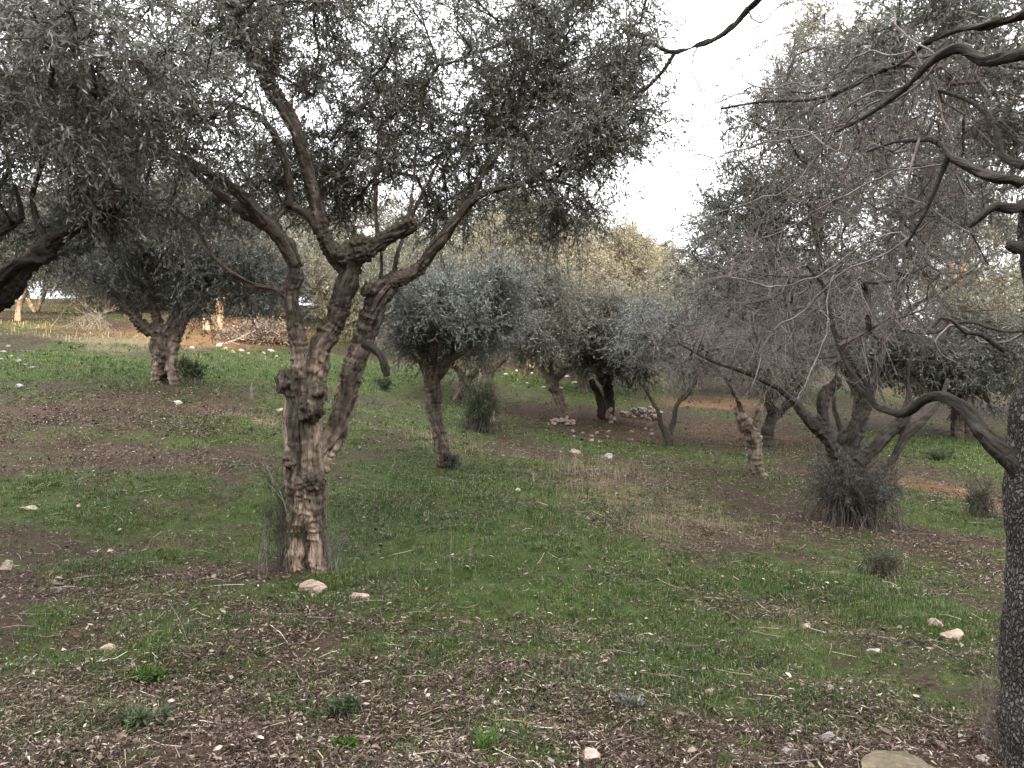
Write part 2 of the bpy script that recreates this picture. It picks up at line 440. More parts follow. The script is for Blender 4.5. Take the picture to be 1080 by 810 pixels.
    if len(burls):
        wb = np.zeros(n)
        for (cb, rb_) in burls: wb = np.maximum(wb, sstep(1.4 * rb_, .9 * rb_, np.linalg.norm(co - cb, axis=1)))
        co2 = co2 + no * (wb * .022 * fbm(co * 26, 3, seed + 77))[:, None]
    moss = np.clip(moss_fn(co2, no), 0, 1) if moss_fn else np.clip(no[:, 2] * 0.7 + 0.2, 0, 1) * 0.6
    # deal the faces out to the parts
    st = np.concatenate([[0], np.cumsum(lt)[:-1]]); fpart = pid[bi][li[st]]
    out = []
    names = [p[0] for p in polys]
    def thin_mesh(pi):
        V, Fc, n_ = [], [], 0
        for q in thin[pi]:
            v, f = batch_tubes(q[None, :, :3], q[None, :, 3], 7); V.append(v); Fc.append(f + n_); n_ += len(v)
        return np.concatenate(V), np.concatenate(Fc)
    for pi in list(thin):
        if pi not in pid:
            v, f = thin_mesh(pi)
            new_mesh(names[pi], v, f.ravel(), np.full(len(f), 4), M['twig_pale'] if names[pi] == 'dead_branch' else (mat2 or mat), root, loc, True,
                     vattr={'pale': np.zeros(len(v)), 'moss': np.zeros(len(v))}, vvec={'bark_co': v})
    uniq = {}
    for i, nme in enumerate(names):   # the trunk's several roots are one part
        uniq.setdefault('trunk' if nme == 'trunk' else i, []).append(i)
    for key, ids in uniq.items():
        sel = np.isin(fpart, ids)
        if sel.sum() < 8: continue
        lm = np.repeat(sel, lt); l2 = li[lm]; uv, inv = np.unique(l2, return_inverse=True)
        cv, pv, mv, bv, szs = co2[uv], pale[uv], moss[uv], bco[uv], lt[sel]
        for pi in ids:
            if pi in thin:
                v, f = thin_mesh(pi); inv = np.concatenate([inv, (f + len(cv)).ravel()]); szs = np.concatenate([szs, np.full(len(f), 4)])
                cv = np.concatenate([cv, v]); pv = np.concatenate([pv, np.zeros(len(v))]); mv = np.concatenate([mv, np.zeros(len(v)) + .2]); bv = np.concatenate([bv, v])
        ob = new_mesh(names[ids[0]], cv, inv, szs, M['bark_limb'] if names[ids[0]] == 'stub' else mat if (mat2 is None or names[ids[0]] == 'trunk') else (M['twig_pale'] if names[ids[0]] == 'dead_branch' else (mat2 or mat)), root, loc, True, vattr={'pale': pv, 'moss': mv}, vvec={'bark_co': bv})
        out.append(ob)
    return out

def lobe_points(lobes, n, rng, gap=0.15, seed=0, gscale=1.1):
    """targets inside the crown's lobes; lobe = (px, py, Y, rx px, ry px, r depth m, weight)"""
    w = np.array([l[6] for l in lobes], float); w /= w.sum(); pts = []
    cnt = 0
    while cnt < n:
        k = rng.choice(len(lobes), n * 2, p=w)
        l = np.array(lobes)[k]
        u = norm(rng.normal(0, 1, (len(k), 3)))
        rag = 1 + 0.42 * vnoise(u * 2.1 + k[:, None] * 7.7, 60 + seed) + 0.30 * (rng.uniform(0, 1, len(k)) < .14)
        u = u * (rng.uniform(0, 1, (len(k), 1)) ** 0.45) * rag[:, None]
        px = l[:, 0] + u[:, 0] * l[:, 3]; py = l[:, 1] + u[:, 2] * l[:, 4]; Yc = l[:, 2]
        p = np.stack([(px - 540) / F * Yc, Yc + u[:, 1] * l[:, 5], CAMZ + (405 - py) / F * Yc], 1)
        ok = vnoise(p * gscale, 50 + seed) > gap - 0.45
        p = p[ok]; pts.append(p); cnt += len(p)
    return np.concatenate(pts)[:n]

def grow(skel, targets, rng, step=0.22, wob=0.18):
    """joins every target to the nearest wood; returns segments and their radii"""
    pos = [skel[:, :3]]; par = [np.full(len(skel), -1)]
    allp = np.concatenate(pos); parent = list(np.concatenate(par)); dirs = np.zeros_like(allp)
    dirs[:-1] = norm(skel[1:, :3] - skel[:-1, :3])
    d0 = np.array([np.min(np.linalg.norm(skel[:, :3] - t, axis=1)) for t in targets])
    cap = len(skel) + len(targets) * 14
    buf = np.zeros((cap, 3)); buf[:len(allp)] = allp; n = len(allp); db = np.zeros((cap, 3)); db[:n] = dirs
    tip = []
    for ti in np.argsort(d0):
        t = targets[ti]
        dv = t - buf[:n]; dist = np.linalg.norm(dv, axis=1)
        cosang = (dv * db[:n]).sum(1) / np.maximum(dist, 1e-6)
        k = int(np.argmin(dist * (1.25 - 0.3 * cosang)))
        p0 = buf[k].copy(); L = dist[k]; m = int(np.clip(L / step, 1, 12)); m = max(m, 1)
        c1 = p0 + db[k] * L * 0.35 + rng.normal(0, wob * L * 0.4, 3); prev = k
        for q in range(1, m + 1):
            u = q / m
            pt = (1-u)**2 * p0 + 2*u*(1-u) * c1 + u*u * t
            if q < m: pt = pt + rng.normal(0, wob * 0.16 * step * 2, 3)
            if n >= cap: break
            buf[n] = pt; db[n] = norm((pt - buf[prev])[None])[0]; parent.append(prev); prev = n; n += 1
        tip.append((prev, ti))
    return buf[:n], np.array(parent), db[:n], tip

def crown(root, loc, skel, lobes, ntarget, rng, leafmat, twigs=8, per=20, L=0.055, W=0.014, tl=0.34, bare=(), nbare=0, gap=0.15, seed=0,
          twigmat='twig', tipr=0.0035, gscale=1.1, droop=0.15, sides=4, step=0.22, wob=0.18, extra=None):
    tg = lobe_points(lobes, ntarget, rng, gap, seed, gscale) if ntarget else np.zeros((0, 3))
    nb = 0
    if nbare:
        tb = lobe_points(bare, nbare, rng, gap - 0.3, seed + 7, gscale); tg = np.concatenate([tg, tb]); nb = nbare
    buf, par, db, tips = grow(skel, tg, rng, step, wob)
    ns = len(skel); cnt = np.zeros(len(buf))
    for k, _ in tips: cnt[k] += 1
    for k in range(len(buf) - 1, ns - 1, -1):
        if par[k] >= 0: cnt[par[k]] += cnt[k]
    rad = tipr * np.maximum(cnt, 1) ** 0.47
    rad[:ns] = skel[:, 3]
    for k in range(ns, len(buf)): rad[k] = min(rad[k], rad[par[k]] * 0.96)
    i = np.arange(ns, len(buf)); pj = par[i]
    ra = np.minimum(rad[pj], rad[i] * 1.5); rb = rad[i]
    seg = np.stack([buf[pj], buf[i] + db[i] * rb[:, None] * 0.5], 1)
    tw = Soup()
    v, f = batch_tubes(seg, np.stack([ra, rb], 1), sides + 1); tw.add(v, f, 0, 0.5)
    # twigs and their leaves
    lv = Soup()
    tipk = np.array([k for k, _ in tips]); tipi = np.array([t for _, t in tips]); isb = tipi >= ntarget
    for bare_flag in (False, True):
        kk = tipk[isb == bare_flag]
        if len(kk) == 0: continue
        nt_ = twigs
        b0 = np.repeat(buf[kk], nt_, 0); bd = np.repeat(db[kk], nt_, 0)
        back = rng.uniform(0, 0.9, (len(b0), 1)) * np.minimum(step, 0.3)
        b0 = b0 - bd * back
        d = norm(bd * 0.45 + rng.normal(0, 0.75, b0.shape) + np.array([0, 0, 0.12 - droop]))
        ln = tl * rng.uniform(0.5, 1.3, (len(b0), 1)) * (1.5 if bare_flag else 1)
        mid = b0 + d * ln * 0.5 + rng.normal(0, 0.10, b0.shape) * ln
        end = b0 + d * ln + np.array([0, 0, -droop * 0.6]) * ln + rng.normal(0, 0.08, b0.shape) * ln
        v, f = batch_tubes(np.stack([b0, mid, end], 1), np.array([[1.0, 0.7, 0.35]]) * tipr * 0.8 * np.ones((len(b0), 1)), 3)
        tw.add(v, f, 1 if bare_flag else 0, 0.5)
        if bare_flag: continue
        u = np.tile((np.arange(per) + 0.7) / per, len(b0)) + rng.normal(0, 0.02, len(b0) * per)
        u = np.clip(u, 0.05, 1)[:, None]
        B0, MI, EN = np.repeat(b0, per, 0), np.repeat(mid, per, 0), np.repeat(end, per, 0)
        bp = (1-u)**2 * B0 + 2*u*(1-u) * (2*MI - 0.5*(B0+EN)) + u*u * EN
        leaves_on(lv, bp, norm(EN - B0), L, W, rng, 0, droop=droop)
    if extra: extra(lv, tw)
    cr = None
    if lv.n:
        cr = lv.build('crown', [M[leafmat]], root, loc)
    ob = tw.build('twigs', [M[twigmat], M['twig_pale']], cr if cr else root, loc)
    me = ob.data; co = np.zeros(len(me.vertices) * 3, np.float32); me.vertices.foreach_get('co', co)
    a = me.attributes.new('bark_co', 'FLOAT_VECTOR', 'POINT'); a.data.foreach_set('vector', co)
    return cr

TREES = []
def tree(name, label, base, Y, polys, lobes, ntarget, leafmat='leaf', bark='bark', voxel=0.02, group=None, seed=1, burls=(), rough=0.12,
         pale=None, moss=None, fine=0.5, limb_bark=None, cat='olive tree', **kw):
    """polys: (part, [(px, py, Y offset, half width px), ...]) traced limbs in real depth; base: (px, py)"""
    rng = np.random.default_rng(seed * 131 + 5)
    bx = (base[0] - 540) / F * Y; loc = np.array([bx, Y, H1(bx, Y) - 0.03])
    root = empty(name, loc, label, cat, group)
    Q = []
    for pname, pl in polys:
        q = np.array([[*P(p[0], p[1], Y + p[2]), p[3] / F * (Y + p[2])] for p in pl])
        if pname == 'trunk':          # roots go down into the soil
            g = q[0].copy(); gz = H1(g[0], g[1]); g[2] = min(gz - 0.06, g[2] - 0.03); g[3] *= 1.22
            q = np.concatenate([[g], q])
        q = catmull(q, max(0.03, min(0.10, voxel * 3)))
        # natural crookedness
        wv = np.stack([fbm(q[:, :3] * 2.6, 2, seed + 31 + a) for a in range(3)], 1)
        if pname == 'dead_branch':
            q[:, 3] *= .62; q[1:, :3] += .045 * wv[1:] + .016 * np.stack([fbm(q[1:, :3] * 9, 2, seed + 41 + a) for a in range(3)], 1)
        q[:, :3] += wv * np.minimum(q[:, 3:4] * 0.30, 0.03)
        q[:, 3] *= 0.89 * (1 + 0.09 * fbm(q[:, :3] * 3.0, 2, seed + 60))
        Q.append((pname, q))
    bl = [(P(b[0], b[1], Y + b[2]), b[3] / F * Y) for b in burls]
    wood(root, loc, Q, M[bark], voxel, M[limb_bark] if limb_bark else None, rough, seed, bl, (lambda c: pale(c, loc)) if pale else None, moss, fine)
    skel = np.concatenate([q[(len(q)//3 if nm != 'trunk' else int(len(q)*0.8)):] for nm, q in Q])
    if ntarget or kw.get('nbare'):
        crown(root, loc, skel, lobes, ntarget, rng, leafmat, seed=seed, **kw)
    TREES.append(root)
    return root
# ------------------------------------------------------------------ the trees of the photograph
OG = 'olive trees of the grove'
# 1 the big olive of the foreground
tree('olive_tree', 'large gnarled olive in the foreground with knotted pinkish trunk splitting into three thick limbs', (325, 602), 6.4, [
  ('trunk', [(308,606,0,12),(310,575,0,11.5),(313,540,0,12.5),(315,500,0,14.5),(315,460,0,15.5),(315,425,0,16),(315,398,0,17)]),
  ('trunk', [(338,604,-.05,10.5),(335,570,-.03,11),(331,530,-.02,13),(329,490,0,14.5),(327,450,0,14.5),(326,415,0,15),(330,392,0,15)]),
  ('trunk', [(322,604,.20,10),(322,540,.15,12),(321,480,.07,16),(320,420,.05,18)]),
  ('limb', [(330,412,.04,14),(338,385,.05,13.5),(345,360,.06,13),(354,335,.06,12.5),(360,310,.06,13),(366,290,.06,13),(371,272,.05,13)]),
  ('limb', [(366,290,.06,10),(352,268,.05,10.5),(342,242,.05,9.5),(332,210,.04,8.5),(324,175,0,8),(312,140,-.05,8),(298,112,-.1,8.5),(283,88,-.15,9.5),(272,62,-.2,9.5),(256,35,-.3,8),(246,5,-.4,7.5),(238,-40,-.5,7),(225,-110,-.6,5)]),
  ('limb', [(283,88,-.15,7),(289,62,-.15,6),(293,30,-.1,5),(296,-5,0,4.5),(300,-70,.1,3.5)]),
  ('limb', [(371,274,.05,14),(386,266,.02,12.5),(405,254,0,11),(424,242,-.03,10.5),(437,234,-.05,9.5)]),
  ('limb', [(316,402,-.03,11),(317,375,-.05,10.5),(310,340,-.06,10.5),(305,310,-.07,10.5),(311,282,-.08,10),(305,260,-.1,9.5),(289,240,-.12,9.5),(276,226,-.15,8.5),(254,203,-.2,7),(231,187,-.3,6),(205,174,-.4,5),(178,160,-.55,4.5),(140,142,-.7,4),(95,120,-.9,3),(40,105,-1.1,2.2)]),
  ('limb', [(289,240,-.10,8),(262,226,-.05,7),(238,210,0,6),(216,193,.05,4.5),(190,174,.1,4),(150,165,.2,3),(100,170,.3,2.2)]),
  ('limb', [(341,246,.05,7),(330,232,.02,5.5),(316,221,0,5),(303,216,-.02,5),(297,222,-.05,5),(288,232,-.1,5)]),
  ('limb', [(303,218,-.04,5),(305,195,-.06,5),(299,165,-.1,4.5),(285,135,-.15,4.3),(268,118,-.2,4),(240,110,-.3,3.6),(205,108,-.4,3.2),(160,98,-.6,2.8),(110,98,-.8,2.2),(50,80,-1,1.6)]),
  ('limb', [(303,316,-.07,5),(290,306,-.08,4.5),(265,300,-.1,4),(248,290,-.1,3.5),(233,277,-.1,3),(221,262,-.1,2.6),(205,238,-.1,2),(180,215,-.1,1.4)]),
  ('limb', [(331,508,.05,9),(343,480,.06,12),(355,453,.08,14),(364,425,.1,14),(372,398,.12,13),(380,372,.14,12.5),(388,345,.15,13),(396,320,.16,13.5),(405,299,.16,13)]),
  ('limb', [(403,301,.16,12),(420,293,.15,10.5),(438,285,.15,9.5),(453,271,.15,8),(468,252,.1,6.5),(484,230,.05,5.5),(502,207,0,5),(522,201,-.1,4.2),(542,196,-.2,3.6),(556,191,-.3,3.2),(575,178,-.4,3),(602,162,-.5,2.7),(630,145,-.6,2.3),(655,115,-.7,2.0),(680,90,-.8,1.6)]),
  ('limb', [(500,210,0,4.5),(507,190,.1,4.2),(520,165,.2,4),(533,140,.3,3.8),(546,105,.4,3.5),(556,65,.5,3.2),(562,30,.6,2.8),(570,-20,.8,2.4)]),
  ('limb', [(554,193,-.3,2.6),(572,191,-.2,2.3),(594,193,-.1,2.1),(612,202,0,1.8),(622,220,.05,1.4)]),
  ('limb', [(430,238,-.03,3),(434,212,0,2.6),(436,180,.1,2.4),(441,140,.2,2.2),(447,90,.3,2)]),
  ('limb', [(414,290,.15,3),(424,255,.2,2.6),(440,215,.3,2.4),(460,175,.4,2.2),(478,130,.5,2)]),
  ('limb', [(398,312,.16,3.5),(402,280,.2,3),(398,240,.25,2.8),(396,190,.3,2.6),(402,130,.4,2.2)]),
  ('stub', [(384,362,.02,5),(393,368,-.08,5),(401,374,-.14,5),(405,384,-.16,5.5),(408,396,-.16,4.5)]),
 ],
 [(90,60,4.6,150,90,.8,1.25),(40,150,4.7,90,55,.7,.45),(190,120,5.6,90,60,.8,1.0),(160,-60,5.8,220,90,1.4,1.6),(330,20,6.8,130,110,1.2,1.6),(400,120,7.2,95,85,1.0,1.1),
  (455,160,7.2,75,70,.9,.8),(500,60,7.0,115,105,1.2,1.4),(590,70,6.6,85,75,1.0,1.4),(630,140,6.0,55,40,.6,.8),(655,60,5.9,35,45,.5,.45),(590,225,6.3,45,28,.5,.4),(540,190,6.6,50,40,.6,.5),
  (240,40,6.2,90,70,.9,1.2),(300,170,7.4,70,50,.8,.8),(380,60,7.6,90,90,1.0,.8),(540,130,7.0,70,60,.9,1.0),(470,230,7.6,40,30,.6,.4),(130,150,6.2,80,50,.9,.9),(10,40,5.6,80,80,.9,1.0),(440,-70,7,220,60,1.4,1.4),(220,215,7.0,70,35,.6,.5),(350,200,7.3,60,60,.7,.8),(620,-40,6,90,50,.8,.6)],
 1750, 'leaf_near', 'bark', 0.010, seed=3, burls=[(303,402,-.05,13),(327,431,-.11,16),(334,414,-.10,12),(330,507,-.11,12),(305,485,-.1,9),(382,262,.0,14),(366,270,.02,14),(389,305,.08,9)],
 pale=lambda c, l: sstep(2.0, 1.0, c[:, 2] - l[2]) * sstep(l[0] + .42, l[0] + .25, c[:, 0]) * 1.0 + 0.35 * sstep(1.9, 1.2, c[:, 2] - l[2]),
 rough=0.16, fine=0.9, twigs=7, per=15, L=0.046, W=0.0115, tl=0.32, gap=-.2, gscale=2.4, droop=0.2, sides=4)

# 2 the stout old olive to the left
tree('olive_tree', 'stout old olive on the left slope with a short fluted trunk and dense dark crown', (173, 404), 15.5, [
  ('trunk', [(161,406,0,6.5),(165,390,0,7),(166,370,0,7.5),(162,350,0,8.5)]), ('trunk', [(185,406,0,7),(181,388,0,7),(182,370,0,7),(187,350,0,6.5)]),
  ('trunk', [(174,406,.25,5),(174,390,.1,7),(173,370,0,9.5),(172,346,0,9.5)]),
  ('limb', [(158,352,0,8),(149,343,0,7),(140,330,0,6),(128,316,0,4.8),(115,306,-.1,4.4),(103,297,-.2,4),(92,288,-.4,3.5),(80,281,-.6,3),(68,277,-.8,2.8),(55,274,-1,2.4)]),
  ('limb', [(186,352,0,7),(191,340,0,7),(199,330,0,6),(211,320,.1,5),(225,305,.2,4),(240,285,.3,3)]),
  ('limb', [(168,350,0,8),(165,335,.1,6),(161,318,.2,5),(158,295,.3,4),(160,270,.4,3)]),
  ('limb', [(130,318,0,3),(140,307,0,2.5),(150,304,0,2)]), ('limb', [(178,348,0,6),(184,335,.2,5),(190,315,.3,4),(198,290,.3,3),(205,260,.3,2.5)]),
  ('limb', [(108,300,-.1,2.4),(120,292,-.1,2),(130,278,-.1,1.5)]) ],
 [(175,245,15.5,85,65,2.2,2),(250,280,15.5,60,45,1.5,1.4),(120,250,15.2,55,50,1.5,1),(220,215,15.8,90,45,2,1.2),(275,305,15.4,35,35,1,.6),(205,300,15.8,55,22,1.2,.8),(100,290,14.6,30,20,.8,.15)],
 520, 'leaf_dark', 'bark_red', 0.024, OG, 6, rough=0.34, pale=lambda c, l: 0.55 * sstep(1.2, 0.4, c[:, 2] - l[2]), twigs=8, per=15, L=0.085, W=0.022, tl=0.5, gap=0.1, step=0.4, tipr=0.005)

# 3 the olive whose trunk leans in from the left edge
tree('olive_tree', 'dark olive leaning in from the left edge of the view', (-190, 590), 6.6, [
  ('trunk', [(-190,598,0,36),(-172,540,0,32),(-140,460,0,28),(-95,395,0,24),(-45,345,0,20)]),
  ('limb', [(-60,360,0,15),(-22,330,0,14),(0,312,0,13),(16,293,0,12),(32,275,0,11),(50,260,0,10.5),(66,249,0,9.5),(84,237,.1,8),(104,228,.2,6.5),(125,218,.3,5),(150,205,.4,3)]),
  ('limb', [(-40,335,-.1,9),(-15,302,-.12,9),(0,288,-.12,8),(18,276,-.1,6.5),(32,275,-.06,6),(46,275,-.03,5.5),(58,268,0,6)]),
  ('limb', [(-60,330,.2,10),(-30,262,.1,8),(0,244,.1,6),(14,237,.1,5),(23,231,.1,4),(21,215,.1,3),(16,195,.1,2)]),
  ('limb', [(14,238,.1,3.5),(4,222,0,3),(-8,205,0,3)]), ('limb', [(50,258,0,6),(40,235,.1,4.5),(35,205,.2,3.5),(45,170,.3,2.5)]) ],
 [(40,190,6.8,80,55,.7,1.4),(95,215,7.2,60,35,.7,1),(130,190,7.4,40,40,.6,.6),(-40,120,6.5,80,90,1,1.2),(20,235,7.2,40,22,.5,.5),(70,265,7.4,30,20,.4,.15),(60,120,6.6,70,40,.6,.6)],
 200, 'leaf', 'bark_limb', 0.016, seed=8, rough=0.2, twigs=8, per=18, L=0.055, W=0.014, tl=0.34, gap=0.1, gscale=1.6)

# 4 the small silvery olive of the middle
tree('olive_tree', 'small silvery olive in the middle distance with a slim curved trunk', (466, 493), 11, [
  ('trunk', [(468,495,0,8.5),(465,470,0,8.5),(461,445,0,8.5),(457,425,0,9),(455,405,0,10),(459,392,0,11)]),
  ('limb', [(456,402,0,9),(450,390,0,7),(447,378,0,6.5),(442,365,.1,4),(432,345,.2,3),(425,320,.3,2)]),
  ('limb', [(462,396,0,8),(470,388,0,7),(474,378,0,6),(480,365,.1,4),(488,350,.2,3.5),(495,330,.3,2.5),(500,300,.3,1.8)]),
  ('limb', [(460,393,0,6),(458,378,-.1,4),(462,355,-.2,3),(465,330,-.3,2)]),
  ('limb', [(472,385,0,4),(485,374,-.1,3),(500,366,-.2,2.4),(515,358,-.2,1.6)]), ('limb', [(450,390,0,3),(440,380,-.1,2.2),(432,372,-.2,1.5)]) ],
 [(470,320,11,55,48,1.4,2),(515,335,11,38,32,1.2,1),(435,325,11.2,38,38,1.1,1),(515,302,11.3,48,22,1.1,.8),(435,365,11,22,16,.7,.35),(535,325,11,22,22,.7,.4)],
 380, 'leaf_blue', 'bark', 0.016, OG, 11, rough=0.15, pale=lambda c, l: 0.1 + 0 * c[:, 2], twigs=8, per=15, L=0.065, W=0.016, tl=0.36, gap=0.15, gscale=1.6, step=0.3)

# 5 pale trunk behind the thicket
tree('olive_tree', 'olive with a pale split trunk rising behind the grey bush', (513, 447), 17, [
  ('trunk', [(514,450,0,8),(513,425,0,8),(513,400,0,8),(514,380,0,8)]),
  ('limb', [(516,388,0,6),(523,384,0,6),(531,377,-.1,5.5),(539,369,-.1,5),(546,369,0,3),(560,371,.1,2.2),(575,369,.2,2)]),
  ('limb', [(514,384,0,6),(511,370,.1,5),(509,345,.2,4),(512,315,.3,3)]), ('limb', [(538,370,-.1,4),(543,352,-.1,3.5),(552,330,0,3),(560,300,.1,2)]) ],
 [(540,320,17,55,45,1.7,2),(570,345,17,40,28,1.3,.9),(510,345,17,32,28,1.1,.6),(560,290,17.3,50,32,1.5,1)],
 330, 'leaf_brown', 'bark_red', 0.03, OG, 13, rough=0.2, pale=lambda c, l: 0.9 + 0 * c[:, 2], twigs=7, per=14, L=0.09, W=0.022, tl=0.5, gap=0.1, step=0.45, tipr=0.005)

# 6 little forked one further up
tree('olive_tree', 'little forked olive far up the slope seen between two slim trunks', (484, 421), 22, [
  ('trunk', [(482,424,0,6),(486,412,0,5.5),(490,402,0,6)]), ('limb', [(490,405,0,5),(484,392,0,4),(476,381,0,3.5),(468,370,.1,2.5)]),
  ('limb', [(491,404,0,5),(499,394,0,4),(507,387,.1,3),(520,372,.2,2)]) ],
 [(485,355,22,50,28,1.6,1),(455,345,22.5,30,30,1.4,.7)], 160, 'leaf_dark', 'bark_red', 0.04, OG, 17, rough=0.22, twigs=7, per=14, L=0.11, W=0.028, tl=0.55, step=0.5, tipr=0.006)

# 7 orange-trunked olive beside the rubble
tree('olive_tree', 'olive with an orange brown leaning trunk standing in a heap of rubble', (593, 441), 20, [
  ('trunk', [(596,444,0,8),(592,428,0,6.5),(588,414,0,6.5),(584,404,0,7)]), ('limb', [(584,406,0,5),(576,394,0,4),(567,382,.1,3.4),(560,370,.1,2.5)]),
  ('limb', [(585,406,0,5),(592,396,0,4.5),(604,388,.1,3),(618,382,.2,2.4)]), ('limb', [(584,402,0,4),(582,385,.2,3),(585,360,.3,2.4)]) ],
 [(590,345,20,48,32,1.7,2),(560,355,20,28,22,1.2,.7),(615,350,20.2,30,28,1.2,.8),(598,310,20.5,50,28,1.6,1.1)],
 330, 'leaf_brown', 'bark_red', 0.035, OG, 19, rough=0.2, pale=lambda c, l: .35 + 0 * c[:, 2], twigs=7, per=14, L=0.10, W=0.025, tl=0.52, gap=0.1, step=0.5, tipr=0.006)

# 8 dark twin trunks with stones wedged in
tree('olive_tree', 'dark twin-trunked olive with pale stones piled against its foot', (637, 442), 21, [
  ('trunk', [(638,445,0,6),(634,428,0,5),(629,412,0,4.5),(623,400,0,4)]), ('trunk', [(643,438,.3,6.5),(642,420,.3,6.5),(638,402,.3,6)]),
  ('limb', [(636,404,.3,6),(632,388,.3,4),(625,370,.3,3)]), ('limb', [(640,404,.3,6),(648,388,.3,4),(660,372,.3,3)]) ],
 [(640,360,21,52,34,1.9,2),(672,372,20.6,32,26,1.3,1),(620,335,21.3,40,30,1.6,1),(650,325,21.5,45,25,1.6,.8)],
 360, 'leaf', 'bark_dark', 0.035, OG, 23, rough=0.2, twigs=7, per=14, L=0.10, W=0.025, tl=0.52, gap=0.1, step=0.5, tipr=0.006)

# 9 grey trunk further back
tree('olive_tree', 'broad grey trunked olive in shade behind the stone wall', (616, 416), 27, [
  ('trunk', [(617,418,0,9),(617,402,0,8),(616,388,0,8)]), ('limb', [(614,392,0,5),(606,378,0,4),(598,362,0,3)]), ('limb', [(618,392,0,5),(628,376,0,4),(636,358,0,3)]) ],
 [(612,350,27,50,30,2,1),(655,350,27.5,40,30,2,1)], 220, 'leaf_brown', 'bark', 0.05, OG, 27, rough=0.22, twigs=7, per=13, L=0.13, W=0.032, tl=0.65, step=0.6, tipr=0.008)

# 10 thin forked one
tree('olive_tree', 'thin forked young olive with a loose grey crown right of the stone wall', (705, 472), 17, [
  ('trunk', [(706,474,0,6),(704,462,0,5.5),(703,454,0,5.5)]), ('limb', [(702,457,0,4),(697,446,0,3.2),(694,434,0,2.8),(688,424,.1,2),(680,410,.1,1.4)]),
  ('limb', [(705,457,0,4.5),(711,444,0,3.5),(713,430,0,3),(721,420,0,3.2),(729,410,0,3.2),(735,395,.1,2.4),(742,375,.2,1.8)]) ],
 [(700,365,17,42,30,1.5,1.5),(735,350,17,35,32,1.4,1),(690,340,17.3,35,25,1.4,.8)], 260, 'leaf_blue', 'bark_dark', 0.025, OG, 29, rough=0.16, twigs=7, per=12, L=0.085, W=0.021, tl=0.45, gap=0.1, step=0.4, tipr=0.0045)

# 11 hollow gnarled one
tree('olive_tree', 'short gnarled olive with a hollow pale-streaked trunk and black broken top', (799, 502), 13, [
  ('trunk', [(801,505,0,10),(798,490,0,9),(797,475,0,8.5),(792,460,0,9),(787,447,0,9)]), ('limb', [(786,450,0,8),(781,438,0,8),(779,428,0,6)]),
  ('limb', [(791,455,0,7),(798,440,.05,4.5),(803,422,.1,3.2),(808,405,.1,2.4)]), ('limb', [(784,438,0,4),(777,420,-.1,2.8),(766,400,-.2,2.2),(748,385,-.3,1.8),(728,375,-.4,1.4)]) ],
 [(790,370,13,60,35,1.4,1)], 60, 'leaf_brown', 'bark_red', 0.022, OG, 31, rough=0.28, pale=lambda c, l: 0.35 + 0 * c[:, 2],
 bare=[(780,370,12.8,70,50,1.4,1.0),(740,370,12.6,50,40,1,.6)], nbare=140, twigs=8, per=8, L=0.06, W=0.015, tl=0.4, step=0.3)

# 12 behind it
tree('olive_tree', 'dark leaning olive half hidden behind the hollow gnarled trunk', (812, 458), 17, [
  ('trunk', [(810,460,0,8),(814,446,0,8),(820,434,0,8)]), ('limb', [(820,438,0,6),(829,428,0,5),(840,415,.1,4),(852,395,.2,3)]), ('limb', [(817,440,0,6),(812,425,0,5),(810,405,.1,4),(815,380,.2,3)]) ],
 [(830,360,17,65,45,2,2),(780,330,17.5,60,45,2,1.5),(870,330,17.5,55,45,2,1.2),(800,290,18,70,45,2,1.4)],
 420, 'leaf', 'bark_dark', 0.03, OG, 37, rough=0.2, twigs=7, per=14, L=0.095, W=0.023, tl=0.5, gap=0.2, step=0.45, tipr=0.005)

